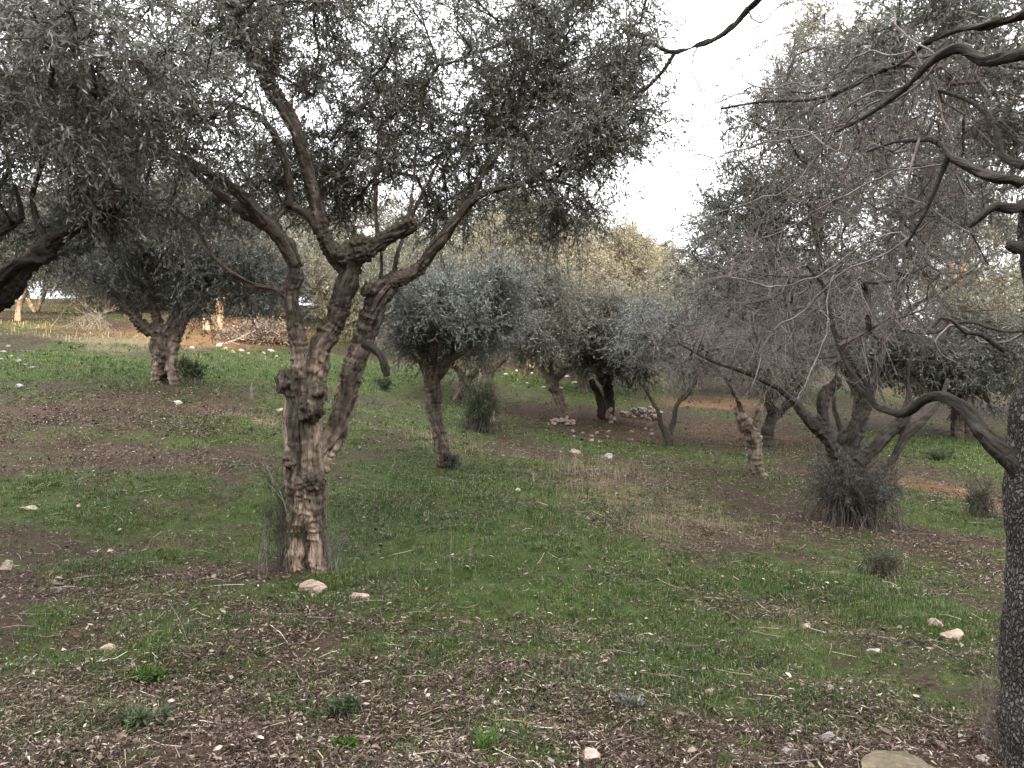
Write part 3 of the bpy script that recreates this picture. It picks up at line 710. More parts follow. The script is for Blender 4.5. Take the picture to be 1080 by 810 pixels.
# 13 many-stemmed olive rising from the bush
tree('olive_tree', 'many-stemmed dark olive growing out of a shaggy bush right of centre', (897, 548), 9.6, [
  ('trunk', [(888,556,0,14),(888,520,0,14),(886,495,0,13),(882,480,0,11)]), ('trunk', [(902,556,0,14),(901,525,0,15),(899,495,0,13),(897,478,0,11)]),
  ('limb', [(883,490,0,10),(876,470,0,8.5),(866,455,0,8),(857,446,0,7),(846,434,0,5.5),(835,423,0,4.5),(818,409,-.1,3.8),(798,398,-.2,3.2),(775,389,-.3,2.5),(745,378,-.4,1.8),(715,362,-.5,1.2)]),
  ('limb', [(868,458,0,8),(866,440,.02,7),(867,424,.02,7),(873,414,.02,7),(882,406,.02,7),(884,398,.02,5)]),
  ('limb', [(896,485,0,10),(900,468,0,10),(904,450,0,9),(910,435,0,7.5),(916,418,0,7),(920,405,0,6),(926,385,0,5.5),(932,364,.05,5),(941,345,.1,4.5),(953,331,.1,4),(975,316,.15,3.5),(995,305,.2,3),(1030,280,.2,2)]),
  ('limb', [(934,362,.05,4),(943,335,.1,3.5),(952,300,.2,3),(955,265,.3,2.6),(965,225,.4,2.2)]),
  ('limb', [(906,490,-.02,9),(918,476,-.03,8),(930,463,-.04,8),(943,452,-.05,8),(953,441,-.05,7),(958,420,-.05,4),(957,398,-.05,3),(962,375,-.05,2.4)]),
  ('limb', [(930,520,-.1,5),(940,490,-.1,4.5),(950,468,-.1,5),(962,452,-.1,6),(975,442,-.08,4.5),(990,425,0,3),(1000,400,.1,2.4)]),
  ('limb', [(893,490,.1,6),(888,460,.15,4),(880,430,.2,3),(878,400,.3,2.5)]), ('limb', [(895,480,.05,9),(893,465,.05,10),(895,457,.05,8)]),
  ('limb', [(918,412,0,4),(905,390,0,4),(893,370,0,4),(882,348,.05,4),(874,325,.1,3.6),(868,300,.2,3.2),(862,260,.3,2.6),(855,215,.4,2.2)]) ],
 [(850,200,9.6,95,65,1.3,2.2),(790,230,9.8,60,50,1.1,1.4),(900,130,10,105,60,1.4,1.9),(820,120,10,60,55,1.1,1),(960,220,10,70,60,1.2,1.5),(745,265,9.6,45,32,.8,.6),(790,300,9.6,55,30,.9,.7),(900,290,10,80,40,1.1,.9),(1010,160,10.2,80,70,1.2,1.2),(880,60,10.3,70,40,1.2,.7)],
 800, 'leaf', 'bark_dark', 0.018, None, 41, rough=0.16, pale=lambda c, l: 0.9 * sstep(0.85, 0.5, c[:, 2] - l[2]), bare=[(830,330,9.3,110,60,1,1)], nbare=120,
 twigs=7, per=13, L=0.06, W=0.0145, tl=0.36, gap=0.05, gscale=1.8, step=0.25, sides=4)

# 14 the scaly trunk at the right edge, with its arching branch and bare overhead boughs
tree('scaly_tree', 'rough scaly-barked tree cut by the right edge, sending an arched branch over the grass', (1108, 800), 3.7, [
  ('trunk', [(1108,812,0,52),(1107,770,0,50),(1106,700,0,49),(1106,600,0,48),(1107,500,0,47),(1113,440,0,44),(1121,400,0,42),(1130,350,0,38),(1128,310,0,35),(1117,270,0,34),(1110,235,0,33),(1114,200,.02,29),(1116,150,.05,24),(1125,80,.1,20),(1130,0,.1,16),(1120,-90,.1,11)]),
  ('limb', [(1100,540,0,24),(1080,500,0,17),(1056,476,.05,13),(1036,456,.1,11),(1024,440,.15,9.5),(1010,426,.2,7.5),(990,418,.3,6.5),(972,421,.4,6),(957,432,.5,6),(945,435,.6,5.5),(925,427,.7,5.2),(912,412,.75,5),(899,395,.8,4.6),(888,372,.85,4.4),(880,352,.9,4),(873,330,.95,3.2),(870,305,1,2.4),(850,280,1,1.6)]),
  ('limb', [(1066,498,.0,5),(1054,482,-.03,4.5),(1040,470,-.05,3.5),(1034,462,-.05,3)]),
  ('limb', [(1080,195,0,8),(1068,190,.02,7),(1050,188,.05,6.5),(1030,181,.1,6),(1016,172,.15,6),(1003,165,.2,5.5),(994,155,.25,5),(984,147,.3,4.5),(968,148,.4,2.5),(945,150,.5,1.8),(915,160,.7,1.4)]),
  ('limb', [(1100,60,0,9),(1080,57,0,8.5),(1060,62,.05,8),(1037,65,.1,7),(1022,57,.15,6.5),(1010,52,.2,6.5),(990,60,.25,6),(975,72,.3,5),(958,90,.4,4),(935,108,.5,3.2),(910,125,.6,2.4),(880,140,.7,1.8)]),
  ('limb', [(1110,-5,0,9),(1080,14,.1,6.5),(1045,25,.2,5.5),(1013,31,.3,5),(990,38,.4,4.6),(970,50,.5,4.2),(948,68,.6,3.6),(920,78,.8,3.2),(890,95,1,2.8),(855,105,1.2,2.2),(800,108,1.5,1.6),(760,115,1.8,1.2)]),
  ('limb', [(1085,215,0,6),(1068,222,0,6),(1050,218,.0,5.5),(1036,228,.0,4.5),(1022,240,.05,3)]),
  ('limb', [(1090,260,0,7),(1072,262,-.02,7),(1062,258,-.02,5)]),
  ('limb', [(1000,165,.2,4),(990,190,.25,3),(975,225,.3,2.4),(955,260,.4,2)]),
  ('limb', [(1082,175,0,6),(1060,165,.1,5),(1052,140,.15,4.5),(1040,120,.2,3.5),(1020,105,.3,2.6),(990,95,.4,2)]),
  ('limb', [(1105,-60,.3,9),(1000,-70,.8,7),(900,-60,1.4,5.5),(835,-30,1.8,4.8),(798,0,2,4.2),(780,20,2.1,3.8),(760,37,2.1,3.6),(735,48,2.1,3.2),(712,55,2.1,2.8),(700,52,2.1,2.2),(680,42,2.1,1.7),(655,30,2.1,1.3)]),
  ('limb', [(712,55,2.1,2.4),(703,70,2.1,2.1),(690,85,2.1,2),(668,105,2.1,1.7),(645,125,2.1,1.3)]),
  ('limb', [(1060,370,-.1,3.5),(1035,352,-.1,3),(1018,350,-.1,2.6),(1004,337,-.1,2.4),(992,335,-.1,2.2),(984,345,-.1,2)]),
  ('dead_branch', [(1082,350,.1,2.6),(1060,352,.1,2.3),(1037,352,.1,2.1),(1030,343,.1,2.1),(1013,335,.1,2.2),(997,340,.1,2.2),(985,350,.1,1.8),(990,360,.1,1.5),(1003,370,.1,1.3),(1020,382,.1,1)]),
  ('dead_branch', [(970,145,.3,2.6),(965,158,.3,2.6),(956,185,.32,2.4),(955,213,.34,2)]), ('dead_branch', [(948,207,.34,1.4),(975,218,.3,1.5),(1003,233,.25,1.7),(1030,250,.2,2)]),
  ('dead_branch', [(990,60,.3,2.2),(968,40,.4,2),(945,20,.5,1.9),(922,0,.6,1.7),(905,-20,.7,1.4)]), ('dead_branch', [(962,42,.4,2),(980,67,.4,1.9),(997,112,.4,1.7),(1004,150,.3,1.6)]),
  ('dead_branch', [(1010,52,.2,2.5),(955,100,.6,2.2),(880,133,1.0,2),(820,148,1.3,1.8),(770,161,1.5,1.5),(722,170,1.7,1.1)]),
  ('dead_branch', [(930,105,.6,2),(895,128,.8,2),(877,163,.8,1.7),(853,144,.9,1.6),(833,138,1,1.5),(803,144,1.1,1.2),(770,155,1.2,.9)]),
  ('dead_branch', [(967,52,.4,2.2),(920,56,.6,2),(893,70,.8,1.9),(863,90,1,1.7),(830,97,1.2,1.5),(770,104,1.5,1.2),(727,118,1.7,.9)]),
  ('dead_branch', [(985,230,.3,2),(947,268,.4,1.9),(893,288,.5,1.8),(860,310,.6,1.7),(830,343,.7,1.5),(803,373,.8,1.2),(790,402,.8,.8)]),
  ('dead_branch', [(880,290,.5,1.5),(871,330,.5,1.5),(866,354,.5,1.4),(857,393,.5,1.2),(846,414,.5,.9)]),
  ('dead_branch', [(960,255,.4,2),(915,262,.5,1.8),(865,285,.6,1.6),(815,300,.8,1.4),(765,290,1,1.1),(735,300,1.1,.8)]),
  ('dead_branch', [(955,90,.5,2),(900,110,.7,1.8),(850,172,.9,1.6),(810,205,1,1.4),(760,222,1.2,1.1),(722,240,1.3,.8)]),
  ('dead_branch', [(1000,166,.2,2.4),(950,180,.4,2),(905,205,.6,1.8),(870,215,.7,1.5),(820,240,.9,1.2),(775,270,1,.8)]),
  ('dead_branch', [(738,46,2.1,1.4),(735,70,2.1,1.2),(742,95,2.1,1),(738,120,2.1,.7)]), ('dead_branch', [(700,52,2.1,1.3),(694,40,2.1,1.2),(691,18,2.1,1.1),(684,-10,2.1,1)]),
  ('dead_branch', [(690,50,2.1,1.2),(668,36,2.1,1.1),(672,15,2.1,1),(680,-10,2.1,.9)]), ('dead_branch', [(790,12,2,1.5),(805,20,1.9,1.3),(815,10,1.9,1.2),(830,2,1.9,1)]),
  ('limb', [(1090,345,0,4),(1060,350,.1,3),(1020,338,.2,2.6),(980,352,.3,2.2),(945,348,.4,1.8)]) ],
 [(1010,40,4.8,80,60,.7,1.2),(1060,110,4.8,50,70,.6,.9),(940,60,5.2,70,45,.6,.7),(1040,-60,4.6,120,60,.8,.9),(1020,230,5,50,50,.5,.3)],
 240, 'leaf_near', 'bark_scaly', 0.011, seed=43, limb_bark='bark_limb', rough=0.045, fine=0.25, cat='tree',
 bare=[(960,180,4.6,90,90,.6,1.4),(880,170,4.9,80,80,.6,1),(960,300,4.6,80,60,.5,1),(850,330,4.9,80,70,.6,.9),(1000,100,4.4,70,60,.4,.8),(780,280,5.2,50,80,.5,.5),(850,90,5.4,50,50,.5,.4)], nbare=430,
 twigs=6, per=13, L=0.05, W=0.012, tl=0.26, gap=0.3, gscale=2, sides=4, step=0.13, wob=0.34, tipr=0.0019)

# far trees of the slope and skyline
def far_tree(label, px, py, Y, hw, lobes, n, leafmat, seed, bark='bark', fork=None, L=0.15, **kw):
    top = py - (fork or hw * 4.0)
    c = lobes[0]
    polys = [('trunk', [(px, py + 2, 0, hw), (px + hw*.15, (py + top) / 2, 0, hw*.85), (px, top, 0, hw*.9)]),
             ('limb', [(px, top + hw, 0, hw*.7), (px - hw*1.2, top - hw*1.4, .2, hw*.5), ((px + c[0])/2 - hw*2.5, (top + c[1]) / 2, .4, hw*.35), (c[0] - c[3]*.4, c[1], .5, hw*.2)]),
             ('limb', [(px, top + hw, 0, hw*.7), (px + hw*1.3, top - hw*1.2, -.2, hw*.5), ((px + c[0])/2 + hw*2.5, (top + c[1]) / 2, -.3, hw*.35), (c[0] + c[3]*.4, c[1], -.3, hw*.2)])]
    return tree('olive_tree', label, (px, py), Y, polys, lobes, n, leafmat, bark, 0.04 * Y / 25, OG, seed, rough=0.22, pale=lambda q, l: .5 + 0*q[:, 2],
                twigs=7, per=13, L=L, W=L*.25, tl=0.026*Y, gap=0.0, gscale=.7, step=0.022*Y, tipr=0.0003*Y, sides=3, **kw)

far_tree('small olive on the far left skyline forking low against bright sky', 37, 333, 33, 5, [(40,275,33,48,24,2.2,2),(75,270,33.5,40,28,2.2,1.2),(5,285,33,35,22,2,1)], 240, 'leaf', 51, 'bark_red', fork=9)
tree('olive_tree', 'sunlit olive with two glowing orange trunks on reddish earth', (226, 338), 29.5, [
  ('trunk', [(219,341,0,5),(218,325,0,4.5),(217,308,0,4.5),(214,295,0,4)]), ('trunk', [(231,341,.1,6),(232,328,.1,5.5),(234,314,.1,5),(238,300,.1,4)]), ('trunk', [(225,341,.05,8),(226,334,.05,7)]),
  ('limb', [(214,297,0,3),(205,285,0,2.4),(195,270,.2,2)]), ('limb', [(237,303,.1,3),(248,285,.2,2.4),(258,265,.3,2)]) ],
  [(225,275,29.5,65,30,2.4,2),(262,285,29,40,25,2,1)], 200, 'leaf', 'bark_red', 0.05, OG, 53, rough=.25, pale=lambda q, l: .7 + 0*q[:, 2], twigs=7, per=13, L=.14, W=.034, tl=.7, step=.6, tipr=.008, gap=0)
far_tree('pale green olive far back between the stout trunk and the knotted one', 285, 345, 33, 6, [(285,290,33,60,30,2.6,2),(330,270,33.5,60,40,2.6,1.4),(250,250,34,50,30,2.4,1)], 260, 'leaf', 57)
far_tree('rounded olive on the left skyline above the dry shrub', 112, 332, 38, 6, [(112,280,38,48,28,3,2),(150,265,38,45,28,3,1),(85,260,38.5,40,25,3,1)], 260, 'leaf', 59)
far_tree('dusky olive seen through the fork of the knotted tree', 395, 385, 30, 6, [(395,320,30,50,40,2.4,2),(430,290,30.5,50,40,2.4,1.4),(360,300,30.5,45,40,2.4,1)], 300, 'leaf_dark', 61, fork=18)
far_tree('tawny olive of the middle slope catching the low sun', 560, 396, 33, 7, [(560,300,33,65,45,2.8,2),(600,280,33.5,60,40,2.6,1.5),(520,275,33.5,50,45,2.6,1)], 380, 'leaf_brown', 67, fork=22)
far_tree('wide tawny olive glowing below the gap of sky', 640, 394, 37, 7, [(632,300,37,58,42,3,2),(600,265,37.5,50,35,3,1.2),(660,275,38,38,35,2.4,1)], 400, 'leaf_brown', 71, fork=22, L=.16)
far_tree('olive top coloured a sunlit yellow-green at the foot of the sky gap', 688, 398, 42, 6, [(676,298,42,30,30,2.4,2),(655,308,42,26,24,2.2,1),(688,330,42,26,20,2.2,.8)], 420, 'leaf_sunlit', 73, fork=30, L=.18)
far_tree('olive behind the loose grey young one at the slope foot', 735, 408, 30, 6, [(735,330,30,45,40,2.4,2),(765,350,30,40,32,2.2,1),(720,300,31,30,25,2,.7)], 300, 'leaf', 79, fork=16)
far_tree('grey olive standing close behind the many-stemmed one', 905, 432, 21, 7, [(900,355,21,60,45,2,2),(945,370,21,50,40,1.8,1.4),(870,320,21.5,55,40,2,1)], 380, 'leaf', 83, 'bark_dark', fork=20, L=.11)
far_tree('dim olive beyond the arched branch on the right slope', 1010, 440, 20, 7, [(1000,385,20,55,38,1.8,2),(1050,370,20,50,50,1.8,1.4),(1020,330,20.5,60,40,1.8,1.2)], 380, 'leaf', 89, 'bark_dark', fork=16, L=.11)
far_tree('dark olive at the far right behind the scaly trunk', 1075, 440, 26, 8, [(1065,340,26,60,50,2.6,2),(1020,290,27,60,40,2.6,1),(1110,300,26,50,50,2.4,1)], 320, 'leaf_dark', 97, 'bark_dark', fork=20, L=.14)
far_tree('tall grey olive filling the slope behind the hollow trunk', 835, 428, 30, 7, [(840,345,30,60,45,2.6,2),(800,310,30.5,50,40,2.4,1.2),(880,290,31,60,45,2.6,1.2)], 340, 'leaf_brown', 101, fork=22, L=.14)
far_tree('shaded olive high on the slope behind the silvery one', 455, 372, 40, 6, [(460,280,40,60,35,3.2,2),(500,250,40.5,50,30,3,1),(420,265,40.5,50,35,3,1)], 260, 'leaf_dark', 103, fork=26, L=.18)  # darker leaf colour paints shade where the low sun would strike
far_tree('dark olive under the left overhanging boughs at mid slope', 20, 340, 27, 4.5, [(10,240,27,60,50,2.6,2),(-40,260,27,60,50,2.6,1),(60,225,27.5,50,35,2.4,1)], 300, 'leaf_dark', 105, fork=24, L=.13)

tree('olive_tree', 'upright brown-stemmed olive rising behind the arched branch at far right', (1015, 447), 21, [
  ('trunk', [(1016,450,0,6),(1015,430,0,5.5),(1014,400,0,5.5),(1012,350,0,5.5),(1010,305,0,5)]),
  ('limb', [(1011,310,0,5),(1000,275,.1,4),(985,235,.2,3.2),(975,190,.3,2.6),(960,140,.4,2)]), ('limb', [(1010,308,0,5),(1022,265,-.1,4),(1035,220,-.2,3.2),(1040,170,-.2,2.4)]),
  ('limb', [(1012,340,0,3.5),(1030,310,.1,3),(1050,290,.2,2.4)]) ],
 [(960,110,21,80,60,2.7,1.6),(1045,150,21,60,80,2.6,1.5),(880,70,21.5,70,50,2.6,1.2),(1000,40,21.5,100,50,2.8,1.4),(990,240,21,70,45,2.5,1.2),(900,180,21.3,60,50,2.5,1.0),(1060,260,21,50,50,2.4,.9),(840,20,21.6,60,40,2.5,.7),(1080,50,21,60,60,2.5,.8)],
 560, 'leaf', 'bark_red', 0.035, OG, 111, rough=0.18, twigs=8, per=14, L=0.105, W=0.026, tl=0.6, gap=0.1, gscale=.9, step=0.5, tipr=0.005)
far_tree('low dark olive on the left skyline behind the two orange trunks', 190, 329, 41, 5, [(185,290,41,60,26,3,2),(225,285,41.5,50,26,3,1)], 260, 'leaf_dark', 113, fork=12, L=.17)
far_tree('round dark olive on the skyline above the brush pile', 300, 338, 40, 6, [(300,290,40,55,38,3,2),(345,300,40.5,40,34,3,1),(265,300,40.5,36,30,3,1)], 320, 'leaf_dark', 115, fork=10, L=.17)
far_tree('broad olive crown filling the skyline above the brush pile', 345, 345, 45, 7, [(340,240,45,70,40,3.4,2),(270,245,45.5,60,35,3.4,1.4),(410,235,45,60,35,3.4,1.2)], 260, 'leaf_dark', 117, fork=30, L=.19)  # leaf colour dropped so the crown looks shaded despite the low sun
far_tree('grey olive on the left skyline behind the stout one', 95, 330, 46, 6, [(90,250,46,70,35,3.4,2),(160,235,46,60,45,3.4,1.4),(20,240,46,60,40,3.4,1)], 420, 'leaf', 119, fork=30, L=.19)
far_tree('low thicket-like olive on the skyline right of the small forked one', 130, 330, 43, 5, [(128,306,43,30,20,2.2,2),(95,300,43,24,20,2.2,1)], 200, 'leaf_dark', 121, fork=6, L=.17)
far_tree('tall dark green tree on the skyline left of the sky gap', 548, 400, 50, 7, [(545,232,50,38,34,3.2,2),(575,262,50,35,26,3,1.2),(515,262,50,35,30,3,1)], 320, 'leaf_conifer', 107, 'bark_dark', fork=60, L=.2)
far_tree('slender tawny tree top on the skyline right of the sky gap', 672, 400, 52, 6, [(655,262,52,28,18,3,1.4),(690,282,52,26,18,3,1)], 200, 'leaf_brown', 109, 'bark_dark', fork=70, L=.2)

# ------------------------------------------------------------------ what grows where on the ground (patches lying on the slope)
def patch(cu, cv, ru, rv, w):
    c = GP(cu, cv); near = GP(cu, min(cv + rv, 806)); far = GP(cu, cv - rv)
    return (c[0], c[1], ru / F * c[1], max(0.15, (far[1] - near[1]) / 2), w)
GREEN = [patch(*a) for a in [(110,385,170,14,1.0),(280,388,90,16,.95),(230,458,70,13,.75),(120,527,90,22,.75),(30,520,60,30,.5),(250,596,110,12,.9),(90,610,80,20,.55),(120,670,120,20,.7),
  (260,655,90,18,.65),(430,540,150,55,1.0),(560,520,110,30,.85),(600,575,150,30,.8),(470,500,80,16,.7),(520,600,180,26,.6),(860,632,170,30,1.15),(960,645,90,24,.8),(740,690,130,40,.85),(830,730,160,28,.75),
  (970,760,110,22,.7),(560,680,120,30,.65),(630,740,90,22,.75),(420,690,80,22,.55),(660,472,100,9,.85),(580,408,70,9,.85),(1000,478,70,22,1.0),(1000,540,70,22,.7),(400,395,60,14,.85),(480,440,70,20,.55),
  (90,770,80,18,.75),(380,745,65,18,.85),(180,735,90,14,.7),(560,760,70,14,.7),(240,775,60,12,.6),(680,770,60,12,.5),(930,770,120,16,.8),(150,450,140,12,.45),(700,600,120,20,.6),(330,440,70,22,.55),(900,590,80,18,.6),(300,520,90,30,.6),(515,806,25,10,.9),(1040,700,50,40,.55)]]
LITTER = [patch(*a) for a in [(150,432,170,22,.9),(60,470,110,20,.7),(200,500,120,14,.5),(200,625,190,16,.8),(120,640,80,12,.6),(430,640,150,20,.5),(100,745,200,50,1.1),(280,700,140,40,1.0),(420,770,260,34,1.1),(620,790,220,20,1.1),
  (860,785,260,22,1.2),(480,740,110,30,.6),(820,655,70,14,.9),(890,700,80,12,.7),(690,545,90,22,.6),(900,565,60,12,.6),(990,590,80,20,.8),(640,510,110,18,.6),(760,470,140,20,.6),(640,450,120,14,.6),(700,620,60,14,.5),(540,640,60,14,.5),(1000,690,60,16,.6)]]
SOIL = [patch(*a) for a in [(240,350,80,16,1.4),(690,455,130,16,.8),(770,465,110,20,.8),(740,425,80,8,.8),(1000,520,60,14,.7),(1010,600,50,18,.7),(285,620,40,8,.6),(280,725,50,14,.6),(600,762,70,14,.7),(690,785,90,14,.5),(120,352,180,6,.5),(370,625,40,8,.4)]]  # real red earth; first patch strengthened to paint its sunlit orange
STRAW = [patch(*a) for a in [(120,362,150,9,.8),(690,540,80,26,.9),(760,560,70,24,.8),(250,440,80,14,.6),(640,500,90,16,.6),(880,600,70,14,.5),(860,670,80,18,.5),(180,585,90,10,.5),(480,470,60,10,.5),(60,345,60,7,.6),(560,480,50,14,.5)]]
def field(pl, x, y):
    o = np.zeros(len(x))
    jx = x + 0.25 * fbm(np.stack([x, y, x*0+5], 1) * 0.9, 2, 71) * (1 + y * .05); jy = y + 0.45 * fbm(np.stack([x, y, x*0+9], 1) * 0.9, 2, 72) * (1 + y * .05)
    for cx, cy, rx, ry, w in pl:
        o = np.maximum(o, w * np.exp(-(((jx - cx) / rx) ** 2 + ((jy - cy) / ry) ** 2) * 0.9))
    return o
def cover(x, y):
    p = np.stack([x, y, x * 0], 1)
    n1 = fbm(p * 1.7, 3, 81); n2 = fbm(p * 0.5, 2, 83)
    g = field(GREEN, x, y); l = field(LITTER, x, y)
    g = g * (1 - 0.45 * np.clip(l, 0, 1)) + 0.20 + 0.13 * n2
    g = np.clip(g + 0.24 * n1, 0, 1.2)
    l = np.clip(l + 0.16 + 0.14 * n1 + 0.5 * sstep(4.9, 3.9, y), 0, 1.2)
    s = np.clip(field(SOIL, x, y) + 0.10 * n1, 0, 1.2); st = np.clip(field(STRAW, x, y) + 0.12 * n2, 0, 1)
    return g, l, s, st

def gaxis(lo, hi, dense_lo, dense_hi, d, grow_):
    a = [dense_lo]; st = d
    while a[-1] < dense_hi: a.append(a[-1] + d)
    up = [a[-1]]
    while up[-1] < hi: st *= grow_; up.append(up[-1] + min(st, 12))
    dn = [dense_lo]; st = d
    while dn[-1] > lo: st *= grow_; dn.append(dn[-1] - min(st, 12))
    return np.array(dn[:0:-1] + a + up[1:])
gx = gaxis(-320, 320, -6.5, 6.5, 0.055, 1.045); gy = gaxis(-90, 420, 2.6, 11, 0.055, 1.022)
XX, YY = np.meshgrid(gx, gy); gxf, gyf = XX.ravel(), YY.ravel(); gz = H(gxf, gyf)
nx, ny = len(gx), len(gy)
ii = (np.arange(ny - 1)[:, None] * nx + np.arange(nx - 1)[None]).ravel()
quads = np.stack([ii, ii + 1, ii + nx + 1, ii + nx], 1)
cg, cl, cs, cst = cover(gxf, gyf)

def ground_mat():
    m, nt, nd, lk = nodes_of('orchard_soil')
    geo = N(nt, 'ShaderNodeNewGeometry'); pos = geo.outputs['Position']
    n_f = noise(nt, pos, 34, 6, 0.7); n_m = noise(nt, pos, 7, 5, 0.65); n_l = noise(nt, pos, 1.1, 3)
    vo = N(nt, 'ShaderNodeTexVoronoi', i_Scale=60); lk.new(pos, vo.inputs['Vector'])
    soil = ramp(nt, n_f, [(.3,(.014,.009,.006)),(.55,(.042,.028,.019)),(.75,(.085,.060,.042))])
    red = ramp(nt, n_f, [(.3,(.060,.028,.015)),(.55,(.150,.075,.043)),(.75,(.24,.135,.085))])
    lit = ramp(nt, n_f, [(.32,(.022,.014,.010)),(.5,(.050,.031,.020)),(.7,(.115,.081,.056))])
    gr = ramp(nt, n_m, [(.3,(.018,.032,.006)),(.55,(.034,.060,.011)),(.75,(.056,.090,.018))])
    gr = mixc(nt, math_(nt, 'MULTIPLY', n_f, .5), gr, (.05,.045,.025))
    straw = ramp(nt, n_f, [(.3,(.07,.055,.03)),(.6,(.18,.145,.085)),(.8,(.26,.21,.13))])
    jig = math_(nt, 'MULTIPLY', math_(nt, 'SUBTRACT', n_m, .5), 1.2)
    c = mixc(nt, sstep_node(nt, math_(nt, 'ADD', attr(nt, 'soil'), jig), .3, .8), soil, red)
    c = mixc(nt, sstep_node(nt, math_(nt, 'ADD', attr(nt, 'litter'), jig), .15, .8), c, lit)
    c = mixc(nt, math_(nt, 'MULTIPLY', sstep_node(nt, math_(nt, 'ADD', attr(nt, 'grass'), jig), .10, .65), .9), c, gr)
    c = mixc(nt, math_(nt, 'MULTIPLY', sstep_node(nt, math_(nt, 'ADD', attr(nt, 'straw'), jig), .3, .9), .7), c, straw)
    b = N(nt, 'ShaderNodeBsdfPrincipled', i_Roughness=.95); b.inputs['Specular IOR Level'].default_value = .1
    lk.new(c, b.inputs['Base Color'])
    h = math_(nt, 'ADD', math_(nt, 'MULTIPLY', n_f, .5), n_m)
    bp = N(nt, 'ShaderNodeBump', i_Strength=.8, i_Distance=.05); lk.new(h, bp.inputs['Height']); lk.new(bp.outputs[0], b.inputs['Normal'])
    o = N(nt, 'ShaderNodeOutputMaterial'); lk.new(b.outputs[0], o.inputs[0]); return m
g = new_mesh('ground', np.stack([gxf, gyf, gz], 1), quads.ravel(), np.full(len(quads), 4), ground_mat(), smooth=True,
             vattr={'grass': cg, 'litter': cl, 'soil': cs, 'straw': cst})
tag(g, kind='structure')

# ------------------------------------------------------------------ ground cover
M['grass'] = leaf_mat('grass_blade', [(0,(.017,.047,.004)),(.35,(.036,.088,.008)),(.62,(.072,.138,.015)),(.8,(.135,.180,.032)),(.92,(.19,.165,.085)),(1,(.30,.25,.16))], .3)
M['straw'] = leaf_mat('dry_grass_blade', [(0,(.12,.095,.05)),(.5,(.22,.18,.10)),(1,(.38,.32,.21))], .2)
M['litter'] = leaf_mat('fallen_leaf', [(0,(.016,.009,.006)),(.42,(.045,.028,.019)),(.66,(.118,.082,.060)),(.84,(.26,.20,.155)),(1,(.44,.365,.30))], .0, .8, .25)

def scatter(n, y0, y1, rng, power=1.0):
    """points over the wedge of ground that the view and a step to its side can see"""
    u = rng.uniform(0, 1, n)
    Y = y0 * (y1 / y0) ** (u ** power)
    x = rng.uniform(-1, 1, n) * (0.66 * Y + 0.9)
    return x, Y

rng = np.random.default_rng(99)
def blades(n, y0, y1, which, rng, h0, thr, seedn, lean=.5, wpx=0.55):
    x, Y = scatter(n, y0, y1, rng)
    cgx, clx, csx, cstx = cover(x, Y)
    dens = {'grass': cgx, 'straw': cstx}[which]
    dens = dens * (1 + 0.8 * vnoise(np.stack([x, Y, x*0], 1) * 4.5, seedn))
    k = rng.uniform(thr, 1.15, n) < dens
    x, Y, dens = x[k], Y[k], dens[k]; n = len(x); z = H(x, Y) - .006
    h = h0 * rng.uniform(.4, 1.4, n) * (0.5 + .75 * np.clip(dens, 0, 1)) * (1 + .018 * Y)
    w = np.maximum(.0030, wpx * Y / 852) * rng.uniform(.7, 1.3, n)
    a = rng.uniform(0, 2*np.pi, n); dirv = np.stack([np.cos(a), np.sin(a), a*0], 1); side = np.stack([-np.sin(a), np.cos(a), a*0], 1)
    ln = rng.uniform(.15, 1, n) * lean
    b = np.stack([x, Y, z], 1); mid = b + dirv * (h * ln * .35)[:, None]; mid[:, 2] += h * .6
    tip = b + dirv * (h * ln * 1.1)[:, None]; tip[:, 2] += h * (1 - .35 * ln)
    s = side * (w / 2)[:, None]
    V = np.stack([b - s, b + s, mid + s * .8, mid - s * .8, tip], 1).reshape(-1, 3)
    i = np.arange(n) * 5
    shade = np.clip(.42 + .17 * rng.normal(0, 1, n) + .26 * fbm(np.stack([x, Y, x*0], 1) * .9, 2, 91) - .24 * sstep(.75, 1.05, dens) * sstep(14, 10, Y) + .10 * sstep(12, 16, Y), 0, .86)
    dry = rng.uniform(0, 1, n) < .17 + .25 * np.clip(cstx[k], 0, 1); shade = np.where(dry & (which == 'grass'), rng.uniform(.86, 1, n), shade)
    return V, np.stack([i, i+1, i+2, i+3], 1), np.stack([i+3, i+2, i+4], 1), shade
def blade_object(name, parts, mat, label):
    V = np.concatenate([p[0] for p in parts]); o = 0; flat = []; sz = []; sh = []
    for p in parts:
        flat += [(p[1] + o).ravel(), (p[2] + o).ravel()]; sz += [np.full(len(p[1]), 4), np.full(len(p[2]), 3)]; sh += [p[3], p[3]]; o += len(p[0])
    ob = new_mesh(name, V, np.concatenate(flat), np.concatenate(sz), mat, fattr={'shade': np.concatenate(sh)})
    return tag(ob, label, 'grass', kind='stuff')
